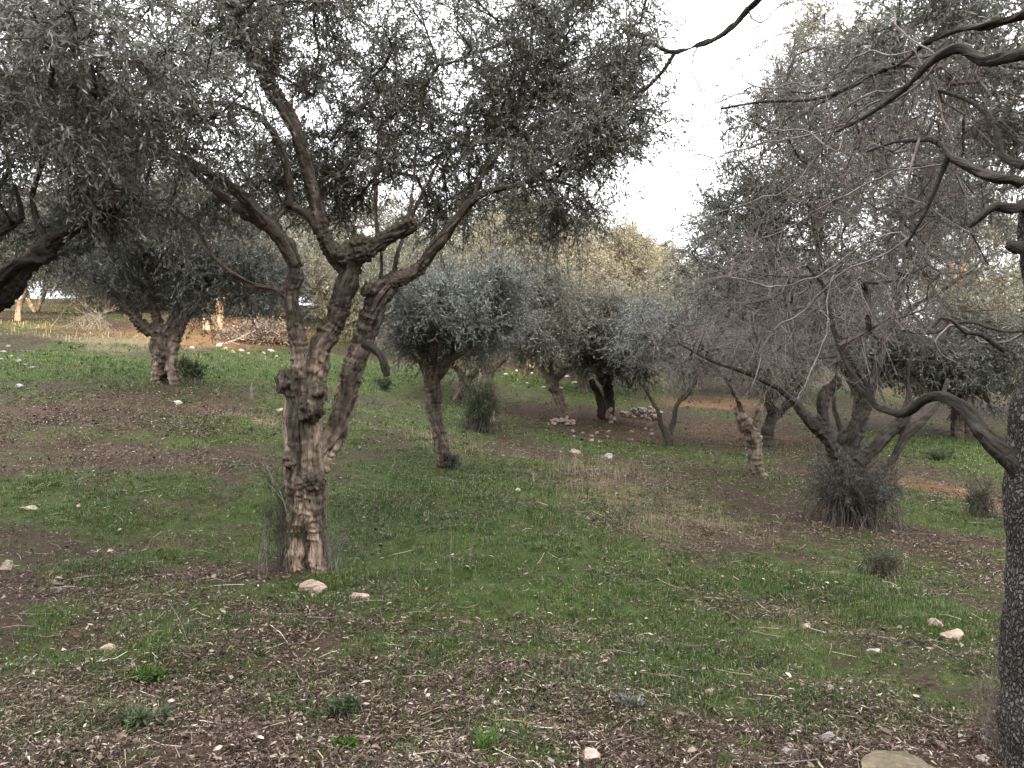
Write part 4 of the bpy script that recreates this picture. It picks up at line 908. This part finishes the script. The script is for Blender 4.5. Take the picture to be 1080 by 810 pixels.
def tufts(n, y0, y1, rng, h0, nb, wpx=.42):
    cx, cY = scatter(n, y0, y1, rng); g_, l_, s_, t_ = cover(cx, cY); k = rng.uniform(.12, 1.2, n) < g_ * (1 + .6 * vnoise(np.stack([cx, cY, cx*0], 1) * 2.5, 33)); cx, cY, g_ = cx[k], cY[k], g_[k]; m = len(cx)
    cnt = rng.integers(nb // 2, nb * 2, m); i = np.repeat(np.arange(m), cnt); n = len(i); sz = rng.uniform(.5, 1.6, m)[i]
    a = rng.uniform(0, 2*np.pi, n); r = np.abs(rng.normal(0, .022, n)) * sz; x = cx[i] + np.cos(a) * r; Y = cY[i] + np.sin(a) * r; z = H(x, Y) - .006
    h = h0 * sz * rng.uniform(.4, 1.2, n) * (1 + .018 * Y); ln = rng.uniform(.3, 1.2, n); w = np.maximum(.003, wpx * Y / 852) * rng.uniform(.7, 1.3, n)
    dv = np.stack([np.cos(a), np.sin(a), a*0], 1); s = np.stack([-np.sin(a), np.cos(a), a*0], 1) * (w / 2)[:, None]; b = np.stack([x, Y, z], 1)
    mid = b + dv * (h * ln * .4)[:, None]; mid[:, 2] += h * .65; tip = b + dv * (h * ln * 1.1)[:, None]; tip[:, 2] += h * (1.05 - .5 * ln)
    V = np.stack([b - s, b + s, mid + s * .8, mid - s * .8, tip], 1).reshape(-1, 3); q = np.arange(n) * 5
    sh = np.clip(.30 + .22 * rng.normal(0, 1, m)[i] + .10 * rng.normal(0, 1, n), 0, .86); sh = np.where(rng.uniform(0, 1, n) < .08, rng.uniform(.86, 1, n), sh)
    return V, np.stack([q, q+1, q+2, q+3], 1), np.stack([q+3, q+2, q+4], 1), sh
blade_object('grass', [tufts(17000, 3.2, 13, rng, .042, 11), tufts(9000, 12, 40, rng, .046, 9, .6), blades(640000, 3.2, 13, 'grass', rng, .029, .08, 5, .7, .42), blades(330000, 12, 45, 'grass', rng, .030, .08, 6, .7, wpx=.6)], M['grass'],
             'short green grass in uneven patches over the slope')
blade_object('dry_grass', [blades(60000, 3.2, 13, 'straw', rng, .13, .30, 15, .55, .45), blades(40000, 12, 40, 'straw', rng, .11, .30, 16, .6, .6)], M['straw'],
             'wispy dry straw coloured grass among the green')

def litter(n, y0, y1, rng, L):
    x, Y = scatter(n, y0, y1, rng)
    cgx, clx, csx, cstx = cover(x, Y)
    dens = (clx * (1 + .5 * vnoise(np.stack([x, Y, x*0], 1) * 5.5, 44)) + .10) * (1 + .95 * vnoise(np.stack([x, Y, x*0], 1) * 2.1, 46))
    k = rng.uniform(.0, 1.1, n) < dens; x, Y = x[k], Y[k]; n = len(x); z = H(x, Y) + rng.uniform(.003, .03, n)
    a = rng.uniform(0, 2*np.pi, n); tz = rng.normal(0, .28, n)
    d = norm(np.stack([np.cos(a), np.sin(a), tz], 1)); s = norm(np.cross(d, np.stack([rng.normal(0, .35, n), rng.normal(0, .35, n), np.ones(n)], 1))); nn = np.cross(s, d)
    big = rng.uniform(0, 1, n) < .035
    l = (L * rng.uniform(.55, 1.3, n) * (1 + .022 * Y) * np.where(big, 1.3, 1))[:, None]; w = l * np.where(big, .55, rng.uniform(.16, .30, n))[:, None]
    b = np.stack([x, Y, z], 1) - d * l / 2; cv = nn * l * rng.normal(0, .17, n)[:, None]
    V = np.stack([b, b + d*l*.3 + s*w*.45 + cv, b + d*l*.7 + s*w*.4 + cv, b + d*l, b + d*l*.7 - s*w*.4 + cv, b + d*l*.3 - s*w*.45 + cv], 1).reshape(-1, 3)
    return V, np.arange(n * 6).reshape(n, 6), np.clip(rng.beta(1.7, 2.1, n) + .12 * (rng.uniform(0, 1, n) < .1), 0, 1)
A_ = [litter(190000, 3.1, 12, rng, .031), litter(170000, 11, 34, rng, .036), litter(240000, 3.1, 9, rng, .014), litter(300000, 8, 24, rng, .020)]
lo = new_mesh('fallen_leaves', np.concatenate([a[0] for a in A_]), np.concatenate([A_[0][1].ravel(), A_[1][1].ravel() + len(A_[0][0]), A_[2][1].ravel() + len(A_[0][0]) + len(A_[1][0]), A_[3][1].ravel() + len(A_[0][0]) + len(A_[1][0]) + len(A_[2][0])]), np.full(sum(len(a[1]) for a in A_), 6), M['litter'],
              fattr={'shade': np.concatenate([a[2] for a in A_])})
tag(lo, 'dry fallen olive leaves strewn over the soil', 'leaf litter', kind='stuff')

# straws and broken twigs lying in the litter
def straws(n, rng):
    x, Y = scatter(n, 3.1, 14, rng); k = rng.uniform(0, 1.2, n) < cover(x, Y)[1] + .15; x, Y = x[k], Y[k]; n = len(x)
    a = rng.uniform(0, 2*np.pi, n); l = rng.uniform(.05, .22, n); d = np.stack([np.cos(a), np.sin(a)], 1)
    pts = []
    for u in (-.5, 0, .5):
        xx, yy = x + d[:, 0] * l * u + rng.normal(0, .006, n), Y + d[:, 1] * l * u + rng.normal(0, .006, n)
        pts.append(np.stack([xx, yy, H(xx, yy) + rng.uniform(.004, .028, n)], 1))
    v, f = batch_tubes(np.stack(pts, 1), np.repeat(rng.uniform(.0010, .0026, (n, 1)), 3, 1), 3)
    return v, f, np.repeat(rng.uniform(.2, 1, n), len(f) // n)
v, f, s = straws(6500, rng)
tag(new_mesh('twig_litter', v, f.ravel(), np.full(len(f), 4), M['litter'], fattr={'shade': s}), 'thin broken twigs and straws lying in the leaf litter', 'twigs', kind='stuff')
# ------------------------------------------------------------------ stones
M['stone_tan'] = rock_mat('tan_limestone', (.27,.21,.155), (.44,.365,.285))
M['stone_pink'] = rock_mat('pinkish_limestone', (.32,.22,.18), (.48,.36,.30))
M['stone_grey'] = rock_mat('grey_stone', (.21,.19,.18), (.36,.34,.325))
M['stone_white'] = rock_mat('whitish_limestone', (.32,.285,.245), (.50,.455,.40))
M['tuft'] = leaf_mat('bright_tuft_blade', [(0,(.06,.13,.02)),(1,(.12,.2,.04))], .3)
M['stone_mossy'] = rock_mat('ochre_mossy_stone', (.11,.088,.058), (.18,.148,.10), (.07,.066,.036))
_ico = None
def rock_mesh(size, seed, flat=.6, cuts=5, sub=4):
    import bmesh
    bm = bmesh.new(); bmesh.ops.create_icosphere(bm, subdivisions=sub, radius=1.0)
    co = np.array([v.co[:] for v in bm.verts]); fc = np.array([[v.index for v in f_.verts] for f_ in bm.faces]); bm.free()
    r = np.random.default_rng(seed)
    for _ in range(cuts + 7):
        n = norm(r.normal(0, 1, (1, 3)))[0]; d = r.uniform(.45, .82); h = co @ n
        co = co - np.maximum(h - d, 0)[:, None] * n * 1.0
    co = co * (1 + .10 * fbm(co * 2.1 + seed, 3, seed)[:, None] + .05 * fbm(co * 6 + seed, 3, seed)[:, None])
    co = co * np.array(size) * .5
    return co, fc
def rock(px, py, w, h, label, mat='stone_tan', group=None, seed=None, depth=None, Y=None, sub=4, up=.10, name='stone', cuts=5):
    """w, h: width and height in photograph pixels"""
    seed = seed if seed is not None else int(px * 7 + py * 13)
    if Y is None: g = GP(px, py)
    else:
        x = (px - 540) / F * Y; g = np.array([x, Y, H1(x, Y)])
    W = w / F * g[1]; Hh = h / F * g[1]; r = np.random.default_rng(seed)
    co, fc = rock_mesh((W, (depth or W * r.uniform(.6, .95)), Hh * 1.35), seed, sub=sub, cuts=cuts)
    rot = r.uniform(-.25, .25); c, s = math.cos(rot), math.sin(rot)
    co = np.stack([co[:, 0]*c - co[:, 1]*s, co[:, 0]*s + co[:, 1]*c, co[:, 2]], 1)
    loc = g + np.array([0, 0, Hh * up])
    ob = new_mesh(name, co, fc.ravel(), np.full(len(fc), 3), M[mat], smooth=False)
    ob.location = [float(q) for q in loc]
    return tag(ob, label, 'stone', group), loc, Hh

rock(332, 623, 34, 15, 'pale tan block of stone at the foot of the knotted foreground trunk')
rock(379, 631, 22, 8, 'small reddish stone lying just right of the pale block by the trunk', 'stone_pink')
rock(114, 688, 22, 8, 'flat tan stone with a pointed end in the grass at lower left')
rock(137, 706, 11, 6, 'pinkish pebble just below the flat tan stone', 'stone_pink')
rock(6, 600, 18, 12, 'yellowish stone at the left edge of the slope', 'stone_tan')
rock(58, 619, 20, 8, 'mossy half buried stone near the left edge', 'stone_mossy')
rock(620, 805, 28, 16, 'rounded pink stone at the bottom edge of the view', 'stone_pink', cuts=2)
rock(580, 806, 14, 12, 'small white stone left of the rounded pink one', 'stone_white')
rock(487, 803, 16, 8, 'brownish stone beside the bright grass tuft at the bottom', 'stone_tan')
rock(875, 785, 28, 18, 'angular grey stone in the leaf litter at lower right', 'stone_grey')
rock(832, 796, 18, 11, 'grey tan stone left of the angular grey one', 'stone_grey')
rock(850, 789, 22, 6, 'flat brown stone between two grey ones', 'stone_tan')
rock(896, 799, 14, 6, 'pale chip of stone below the angular grey one', 'stone_white')
rock(955, 824, 104, 24, 'broad ochre mossy boulder at the bottom right edge', 'stone_mossy')
rock(1040, 804, 22, 9, 'white flat stone at the foot of the scaly trunk', 'stone_white')
rock(985, 660, 20, 12, 'cream stone slab sunk in the green bank on the right', 'stone_tan')
rock(1005, 672, 26, 12, 'longer cream slab just below the first on the green bank', 'stone_tan')
rock(850, 664, 16, 9, 'tan stone on the dry strip of the right slope', 'stone_tan')
rock(922, 690, 16, 6, 'low pale stone further down the dry strip', 'stone_white')
rock(748, 735, 13, 7, 'small tan stone at the edge of the litter below the green patch', 'stone_tan')
rock(608, 479, 13, 10, 'upright brownish stone in the grass strip of the middle slope', 'stone_tan')
rock(641, 484, 17, 8, 'flat dark-topped stone right of the upright one', 'stone_grey')
rock(187, 426, 11, 5, 'white stone on the brown litter below the stout olive', 'stone_white')
rock(22, 409, 12, 5, 'pale stone on the left edge of the brown litter', 'stone_white')
rock(296, 434, 9, 5, 'white stone just left of the knotted trunk', 'stone_white')
rock(31, 538, 18, 6, 'dusty flat stone in the grass at far left', 'stone_tan')
rock(546, 519, 8, 5, 'small pale stone in the middle of the green bank', 'stone_white')
rock(202, 368, 7, 4, 'pale stone in the grass right of the stout olive', 'stone_white')
r_ = np.random.default_rng(4)
# tumbled dry wall: stones in rough courses
Gw = 'stones of the tumbled wall'; lw = 'rough stone of the tumbled dry wall on the middle slope'
for k in range(34):
    u = r_.uniform(0, 1); c = int(r_.integers(0, 3))
    px = 655 + 42 * u + r_.normal(0, 1.5); Y = 22.2 + r_.normal(0, .12)
    o, loc, Hh = rock(px, 430, r_.uniform(5.5, 9.5), r_.uniform(4, 6), lw, ['stone_tan', 'stone_pink', 'stone_grey', 'stone_tan'][k % 4], Gw, 200 + k, Y=Y + .0, sub=2)
    o.location.z += c * .10 * (1 - .4 * abs(u - .5)) 
Gr = 'rubble round the orange trunk'; lr = 'small rubble stone heaped round the orange brown trunk'
for k in range(22):
    px = 574 + 34 * r_.uniform(0, 1); o, loc, Hh = rock(px, 440, r_.uniform(4, 7), r_.uniform(3, 5), lr, ['stone_tan', 'stone_grey', 'stone_tan', 'stone_pink'][k % 4], Gr, 300 + k, Y=19.6 + r_.normal(0, .25), sub=2)
    o.location.z += r_.uniform(0, .10) * max(0, 1 - abs(px - 596) / 16)
Gp = 'stones stacked against the twin trunks'; lp = 'pale stone wedged against the dark twin trunks'
for k in range(10):
    o, loc, Hh = rock(644 + r_.normal(0, 2.2), 436, r_.uniform(5, 8), r_.uniform(4.5, 6.5), lp, ['stone_white', 'stone_tan'][k % 2], Gp, 400 + k, Y=20.7 + r_.normal(0, .08), sub=2)
    o.location.z += .07 * (k // 2)
Gf = 'pale stones strewn on the upper green strip'; lf = 'pale stone lying on the upper green strip below the tawny olives'
for k, (px, py) in enumerate([(534,396),(546,401),(556,405),(573,409),(584,402),(590,410),(560,394),(598,398),(578,396),(545,392),(606,405),(402,362),(385,372),(418,356)]):
    rock(px, py, r_.uniform(4, 9), r_.uniform(2, 3.6), lf, 'stone_white', Gf, 500 + k, sub=2)
Gl = 'stones of the worn bank at far left'; ll = 'grey stone in the worn bank by the left edge'
for k, (px, py) in enumerate([(3,372),(12,377),(20,382),(8,366),(26,386),(34,389),(2,381)]):
    rock(px, py, r_.uniform(6, 10), r_.uniform(3, 5), ll, 'stone_grey', Gl, 600 + k, sub=2)
Gb = 'stones along the foot of the brush pile'; lb = 'reddish stone at the foot of the brush pile'
for k, (px, py) in enumerate([(238,369),(246,372),(254,371),(262,374),(278,373),(285,371),(292,377),(231,366)]):
    rock(px, py, r_.uniform(5, 10), r_.uniform(3, 5), lb, ['stone_pink', 'stone_tan'][k % 2], Gb, 700 + k, sub=2)
Gm = 'clods and stones on the bare earth of the slope'; lm_ = 'brown stone on the bare earth below the tumbled wall'
for k in range(16):
    rock(r_.uniform(600, 690), r_.uniform(452, 468), r_.uniform(3.5, 7), r_.uniform(2.5, 4), lm_, ['stone_tan', 'stone_pink', 'stone_grey'][k % 3], Gm, 800 + k, sub=2)

# ------------------------------------------------------------------ bushes, weeds, dead wood
def bush(name, label, px, py, wpx, hpx, nst, leafmat, seed, per=26, L=.03, W=.008, cat='bush', Y=None, dry=False, stemr=.003, group=None, twigmat='twig', depth=.6, upright=.9, leafy=1.0):
    r = np.random.default_rng(seed); g = GP(px, py) if Y is None else np.array([(px-540)/F*Y, Y, H1((px-540)/F*Y, Y)])
    Wm, Hm = wpx / F * g[1], hpx / F * g[1]
    root = empty(name, g, label, cat, group)
    b = np.stack([r.normal(0, .22 * Wm, nst), r.normal(0, .22 * Wm * depth, nst), np.zeros(nst)], 1)
    b += g; b[:, 2] = H(b[:, 0], b[:, 1]) - .02
    a = r.uniform(0, 2*np.pi, nst); rr = np.sqrt(r.uniform(0, 1, nst)) * Wm * .5
    tip = g + np.stack([np.cos(a) * rr, np.sin(a) * rr * depth, Hm * (r.uniform(.45, 1.05, nst)) * (1 - .45 * (rr / (Wm * .5)) ** 2 * (1.2 - upright)) * np.where(r.uniform(0, 1, nst) < .15, 1.35, 1)], 1)
    mid = (b + tip) / 2 + np.stack([np.cos(a) * rr * -.12, np.sin(a) * rr * -.12, Hm * .10 * np.ones(nst)], 1) + r.normal(0, .03 * Hm, (nst, 3))
    q1 = (b + mid) / 2 + r.normal(0, .02 * Hm, (nst, 3)); q2 = (mid + tip) / 2 + r.normal(0, .03 * Hm, (nst, 3))
    pts = np.stack([b, q1, mid, q2, tip], 1); v, f = batch_tubes(pts, np.array([[1.2, 1, .85, .6, .3]]) * stemr * r.uniform(.6, 1.4, (nst, 1)), 4)
    st = Soup(); st.add(v, f)
    ns = 4; k = r.integers(0, nst, nst * ns); u = r.uniform(.25, .95, nst * ns)
    i0 = np.minimum((u * 4).astype(int), 3); fr = (u * 4 - i0)[:, None]
    p0 = pts[k, i0] * (1 - fr) + pts[k, i0 + 1] * fr; d = norm(norm(pts[k, i0 + 1] - pts[k, i0]) + r.normal(0, .5, (len(k), 3)))
    ln = Hm * r.uniform(.08, .28, (len(k), 1)); p1 = p0 + d * ln
    v, f = batch_tubes(np.stack([p0, (p0 + p1) / 2 + r.normal(0, .08, p0.shape) * ln, p1], 1), np.array([[.7, .5, .25]]) * stemr * np.ones((len(k), 1)), 3); st.add(v, f)
    ob = st.build('stems', [M[twigmat]], root, g)
    co = np.zeros(len(ob.data.vertices) * 3, np.float32); ob.data.vertices.foreach_get('co', co)
    ob.data.attributes.new('bark_co', 'FLOAT_VECTOR', 'POINT').data.foreach_set('vector', co)
    if leafy > 0:
        lv = Soup(); n = int(len(k) * per * leafy); j = r.integers(0, len(k), n); t = r.uniform(0, 1, (n, 1))
        leaves_on(lv, p0[j] * (1 - t) + p1[j] * t, d[j], L, W, r, 0)
        lv.build('foliage', [M[leafmat]], root, g)
    return root

bush('bush', 'shaggy grey-green bush wrapped round the many-stemmed olive', 900, 560, 112, 80, 340, 'leaf_dark', 1, per=8, L=.042, W=.009, Y=9.5, stemr=.0032, depth=.9)
bush('bush', 'upright grey bush before the pale split trunk', 506, 455, 44, 52, 200, 'weed', 2, per=8, L=.06, W=.014, stemr=.0045)
bush('weed', 'thin grey-green suckers sprouting at the left of the knotted foreground trunk', 299, 592, 52, 110, 46, 'weed', 3, per=9, L=.035, W=.006, stemr=.0022, Y=6.35, cat='weed', upright=1.1)
bush('weed', 'thin bare sprouts at the right foot of the knotted foreground trunk', 352, 600, 40, 60, 22, 'weed', 4, per=4, L=.03, W=.006, stemr=.0018, Y=6.3, cat='weed', twigmat='twig_pale')
bush('weed', 'dry pale stalks in front of the suckers by the foreground trunk', 277, 592, 22, 48, 9, 'weed', 5, leafy=0, stemr=.0016, Y=6.2, cat='weed', twigmat='twig_pale')
bush('sapling', 'leafy low sapling at the right foot of the stout left olive', 203, 396, 34, 30, 26, 'weed', 6, per=9, L=.08, W=.025, cat='sapling', Y=15.3, stemr=.004)
bush('weed', 'dark sucker growth at the foot of the slim curved trunk', 478, 494, 16, 18, 22, 'leaf_dark', 7, per=8, L=.05, W=.012, Y=10.9, cat='weed')
bush('dry_shrub', 'bare pale dry shrub on the sunlit strip at upper left', 98, 342, 66, 30, 34, 'weed', 8, leafy=0, stemr=.005, twigmat='twig_pale', cat='shrub', Y=26)
bush('weed', 'small grey weed on the green strip behind the right limb', 404, 400, 26, 14, 18, 'weed', 9, per=8, L=.10, W=.03, cat='weed', Y=21, stemr=.004)
bush('grass_tuft', 'bright green grass tuft at the bottom edge of the view', 513, 808, 40, 22, 55, 'grass', 10, per=0, leafy=0, stemr=.002, cat='grass tuft', Y=3.62, twigmat='tuft')
bush('weed', 'dark green clump of weed in the litter left of the centre', 357, 757, 40, 20, 22, 'weed', 11, per=6, L=.045, W=.008, cat='weed')
bush('weed', 'spreading green weed in the litter at lower left', 150, 770, 66, 16, 16, 'weed', 12, per=7, L=.05, W=.012, cat='weed')
bush('weed', 'low dark green weed above the spreading one at lower left', 165, 722, 46, 11, 14, 'grass', 13, per=7, L=.045, W=.011, cat='weed')
bush('weed', 'thin dark weed clump on the right slope by the brown bank', 930, 608, 54, 32, 60, 'weed', 14, per=3, L=.03, W=.006, cat='weed')
bush('weed', 'grey thicket of weed on the brown bank under the arched branch', 1035, 545, 44, 40, 70, 'weed', 15, per=4, L=.04, W=.009, cat='weed')
bush('weed', 'dark low weed on the bright grass under the arched branch', 992, 486, 34, 14, 40, 'weed', 16, per=4, L=.07, W=.015, cat='weed')
bush('weed', 'pale sprig of olive leaves dropped on the grass at lower centre', 665, 748, 26, 10, 14, 'leaf_near', 17, per=8, L=.05, W=.011, cat='sprig', upright=.2)
bush('weed', 'tall wispy dry weeds at the foot of the scaly trunk', 1045, 790, 50, 95, 40, 'straw', 18, per=2, L=.03, W=.003, stemr=.0011, twigmat='twig_pale', cat='weed')
bush('clover', 'small bright green clover-like plant at the bottom edge', 362, 808, 26, 8, 22, 'grass', 19, per=9, L=.03, W=.018, cat='plant', Y=3.6)

def stalk(label, pts, Y, r0=.0022, name='dry_stalk', mat='twig_pale', cat='stalk', fork=0, seed=0, group=None):
    base = GP(*pts[0]) if Y is None else None; Yb = base[1] if Y is None else Y
    q = np.array([[*P(p[0], p[1], Yb + (p[2] if len(p) > 2 else 0)), r0 * (1 - .75 * i / (len(pts) - 1))] for i, p in enumerate(pts)])
    q = catmull(q, .03); v, f = batch_tubes(q[None, :, :3], q[None, :, 3], 5); S = Soup(); S.add(v, f)
    rr = np.random.default_rng(seed)
    for k in range(fork):
        i = int(len(q) * rr.uniform(.3, .9)); L = np.linalg.norm(q[-1, :3] - q[0, :3]) * rr.uniform(.12, .35)
        d = norm((norm(q[-1:, :3] - q[:1, :3]) + rr.normal(0, .7, (1, 3))))[0]; pts3 = np.stack([q[i, :3], q[i, :3] + d*L*.5 + rr.normal(0, .05*L, 3), q[i, :3] + d*L])
        v, f = batch_tubes(pts3[None], np.array([[.7, .5, .25]]) * q[i, 3], 4); S.add(v, f)
    ob = S.build(name, [M[mat]], None, q[0, :3])
    co = np.zeros(len(ob.data.vertices) * 3, np.float32); ob.data.vertices.foreach_get('co', co)
    ob.data.attributes.new('bark_co', 'FLOAT_VECTOR', 'POINT').data.foreach_set('vector', co)
    return tag(ob, label, cat, group)
stalk('tall thin dry stalk standing in the litter right of the foreground trunk', [(476,622),(475,590),(476,565),(474,546)], None, .003)
stalk('shorter dry stalk leaning right near the tall one', [(496,585),(500,568),(503,553)], None, .0025)
stalk('long pale straw arching out left of the foreground trunk', [(304,545),(296,520),(285,500),(276,478),(272,462)], 6.25, .0035, fork=2, seed=3)
stalk('second bent straw left of the foreground trunk', [(300,530),(288,515),(280,508)], 6.2, .003)
stalk('straw leaning across the weeds left of the green patch', [(198,678),(190,655),(176,632)], None, .003, seed=2)
stalk('pale upright stub of cut stem on the brown litter right of the stout olive', [(265,421),(265,410),(266,403)], None, .03, 'cut_stem')
stalk('fallen pale branch leaning on the brush pile', [(230,364),(245,360),(258,354),(270,348)], 24.5, .04, 'fallen_branch', 'twig_pale', 'branch', 3, 5)
stalk('dark fallen branch curving over the middle slope', [(578,456),(590,464),(602,466),(618,463)], None, .05, 'fallen_branch', 'twig', 'branch', 2, 6)
stalk('dry broken stick with a reddish end lying in the litter', [(422,752),(438,747),(456,747)], None, .006, 'stick', 'twig_pale', 'stick', 1, 7)
stalk('greenish stick lying at the edge of the litter at lower centre', [(628,788),(640,780),(652,776)], None, .006, 'stick', 'twig', 'stick', 1, 8)
stalk('long pale stick along the bottom edge at lower right', [(780,807),(820,805),(862,801)], None, .007, 'stick', 'twig_pale', 'stick', 2, 9)
stalk('pale stick lying left of the grey stones', [(745,790),(765,794),(795,803)], None, .005, 'stick', 'twig_pale', 'stick', 1, 10)
stalk('thin branch lying in the dry patch beside the foreground litter', [(130,582),(150,583),(180,592)], None, .005, 'stick', 'twig_pale', 'stick', 2, 11)

# brush pile on the upper left slope
def brush_pile(label, px, py, Y, wpx, hpx, n, seed):
    r = np.random.default_rng(seed); x = (px-540)/F*Y; g = np.array([x, Y, H1(x, Y)]); W, Hh = wpx/F*Y, hpx/F*Y
    u = norm(r.normal(0, 1, (n, 3))) * r.uniform(0, 1, (n, 1)) ** .4; c = g + u * np.array([W*.5, W*.35, Hh]); c[:, 2] = np.maximum(np.abs(c[:, 2] - g[2]) + g[2], H(c[:, 0], c[:, 1]) + .03)
    d = norm(r.normal(0, 1, (n, 3)) * np.array([1, .8, .45])); L = r.uniform(.3, 1.1, (n, 1))
    pts = np.stack([c - d*L*.5, c + r.normal(0, .06, (n, 3)), c + d*L*.5], 1)
    zf = H(pts[..., 0].ravel(), pts[..., 1].ravel()).reshape(n, 3); pts[..., 2] = np.maximum(pts[..., 2], zf + .01)
    v, f = batch_tubes(pts, r.uniform(.006, .02, (n, 1)) * np.array([[1, .8, .4]]), 4)
    S = Soup(); k = len(f) // n; nb = int(n * .75)
    S.add(v, f[:nb*k], 0); S.n -= len(v); S.v.pop()
    S.add(v, f[nb*k:], 1)
    leaves_on(S, np.repeat(c, 5, 0) + r.normal(0, .15, (n*5, 3)), r.normal(0, 1, (n*5, 3)), .09, .03, r, 2)
    ob = S.build('brush_pile', [M['twig'], M['twig_pale'], M['dead_leaf_brown']], None, g)
    co = np.zeros(len(ob.data.vertices) * 3, np.float32); ob.data.vertices.foreach_get('co', co)
    ob.data.attributes.new('bark_co', 'FLOAT_VECTOR', 'POINT').data.foreach_set('vector', co)
    return tag(ob, label, 'brush pile')
brush_pile('heaped brown brushwood on the slope behind the knotted trunk', 275, 370, 26, 85, 18, 1100, 3)
# bunch of withered leaves caught in the left crown
bush('withered_sprig', 'withered pinkish brown leaf bunch hanging in the left crown', 117, 206, 16, 18, 14, 'dead_leaf_brown', 33, per=4, L=.05, W=.016, cat='leaf bunch', Y=6.3)
_s = bpy.data.objects['withered_sprig']; _p = P(117, 186, 6.3); _s.location = [float(q) for q in _p]; _s.rotation_euler = (math.pi, 0, 0)

# ------------------------------------------------------------------ light, sky, camera
w = bpy.data.worlds.new('World'); SC.world = w; w.use_nodes = True
nt = w.node_tree; nt.nodes.clear()
SUN_EL, SUN_AZ = math.radians(SUN_E), math.radians(SUN_A)   # azimuth of the sun measured from +Y towards +X
sky = nt.nodes.new('ShaderNodeTexSky'); sky.sky_type = 'NISHITA'; sky.sun_disc = False
sky.sun_elevation = SUN_EL; sky.sun_rotation = SUN_AZ; sky.air_density = 1.0; sky.dust_density = 2.0; sky.ozone_density = 1.0
hs = nt.nodes.new('ShaderNodeHueSaturation'); hs.inputs['Saturation'].default_value = .30
nt.links.new(sky.outputs[0], hs.inputs['Color'])
# thin even cloud over the whole sky
tc = nt.nodes.new('ShaderNodeTexCoord'); cn = nt.nodes.new('ShaderNodeTexNoise'); cn.inputs['Scale'].default_value = 2.2; cn.inputs['Detail'].default_value = 4
nt.links.new(tc.outputs['Generated'], cn.inputs['Vector'])
rp = ramp(nt, cn.outputs['Fac'], [(.3, CLOUD_LO), (.7, CLOUD_HI)])
cm = mixc(nt, .8, hs.outputs[0], rp)
# an overcast sky is about three times brighter overhead than at the horizon
sx = nt.nodes.new('ShaderNodeSeparateXYZ'); nt.links.new(tc.outputs['Generated'], sx.inputs[0])
gr_ = math_(nt, 'ADD', math_(nt, 'MULTIPLY', math_(nt, 'MAXIMUM', sx.outputs[2], 0.0), 1.05), .45)
vm = nt.nodes.new('ShaderNodeVectorMath'); vm.operation = 'SCALE'; nt.links.new(cm, vm.inputs[0]); nt.links.new(gr_, vm.inputs['Scale']); cm = vm.outputs[0]
bg = nt.nodes.new('ShaderNodeBackground'); bg.inputs['Strength'].default_value = SKY_STR; nt.links.new(cm, bg.inputs['Color'])
wo = nt.nodes.new('ShaderNodeOutputWorld'); nt.links.new(bg.outputs[0], wo.inputs[0])

sl = bpy.data.lights.new('sun', 'SUN'); sl.energy = SUN_STR; sl.angle = math.radians(1.5); sl.color = (1.0, .81, .55)
so = bpy.data.objects.new('sun', sl); COL.objects.link(so)
dirv = Vector((math.sin(SUN_AZ) * math.cos(SUN_EL), math.cos(SUN_AZ) * math.cos(SUN_EL), math.sin(SUN_EL)))
so.rotation_euler = dirv.to_track_quat('Z', 'Y').to_euler(); so.location = (0, -10, 30)

cam = bpy.data.cameras.new('camera'); cam.sensor_width = 36; cam.lens = 36 * F / 1080; cam.clip_end = 2000; cam.clip_start = .05
co_ = bpy.data.objects.new('camera', cam); COL.objects.link(co_); co_.location = (0, 0, CAMZ); co_.rotation_euler = (math.radians(90), 0, 0)
SC.camera = co_
vs = SC.view_settings; vs.view_transform = 'Standard'; vs.look = 'None'; vs.exposure = EXPOSURE; vs.gamma = 1; vs.use_curve_mapping = False
SC.cycles.max_bounces = 6; SC.cycles.diffuse_bounces = 3; SC.cycles.transmission_bounces = 3; SC.cycles.transparent_max_bounces = 4
SC.cycles.use_adaptive_sampling = True
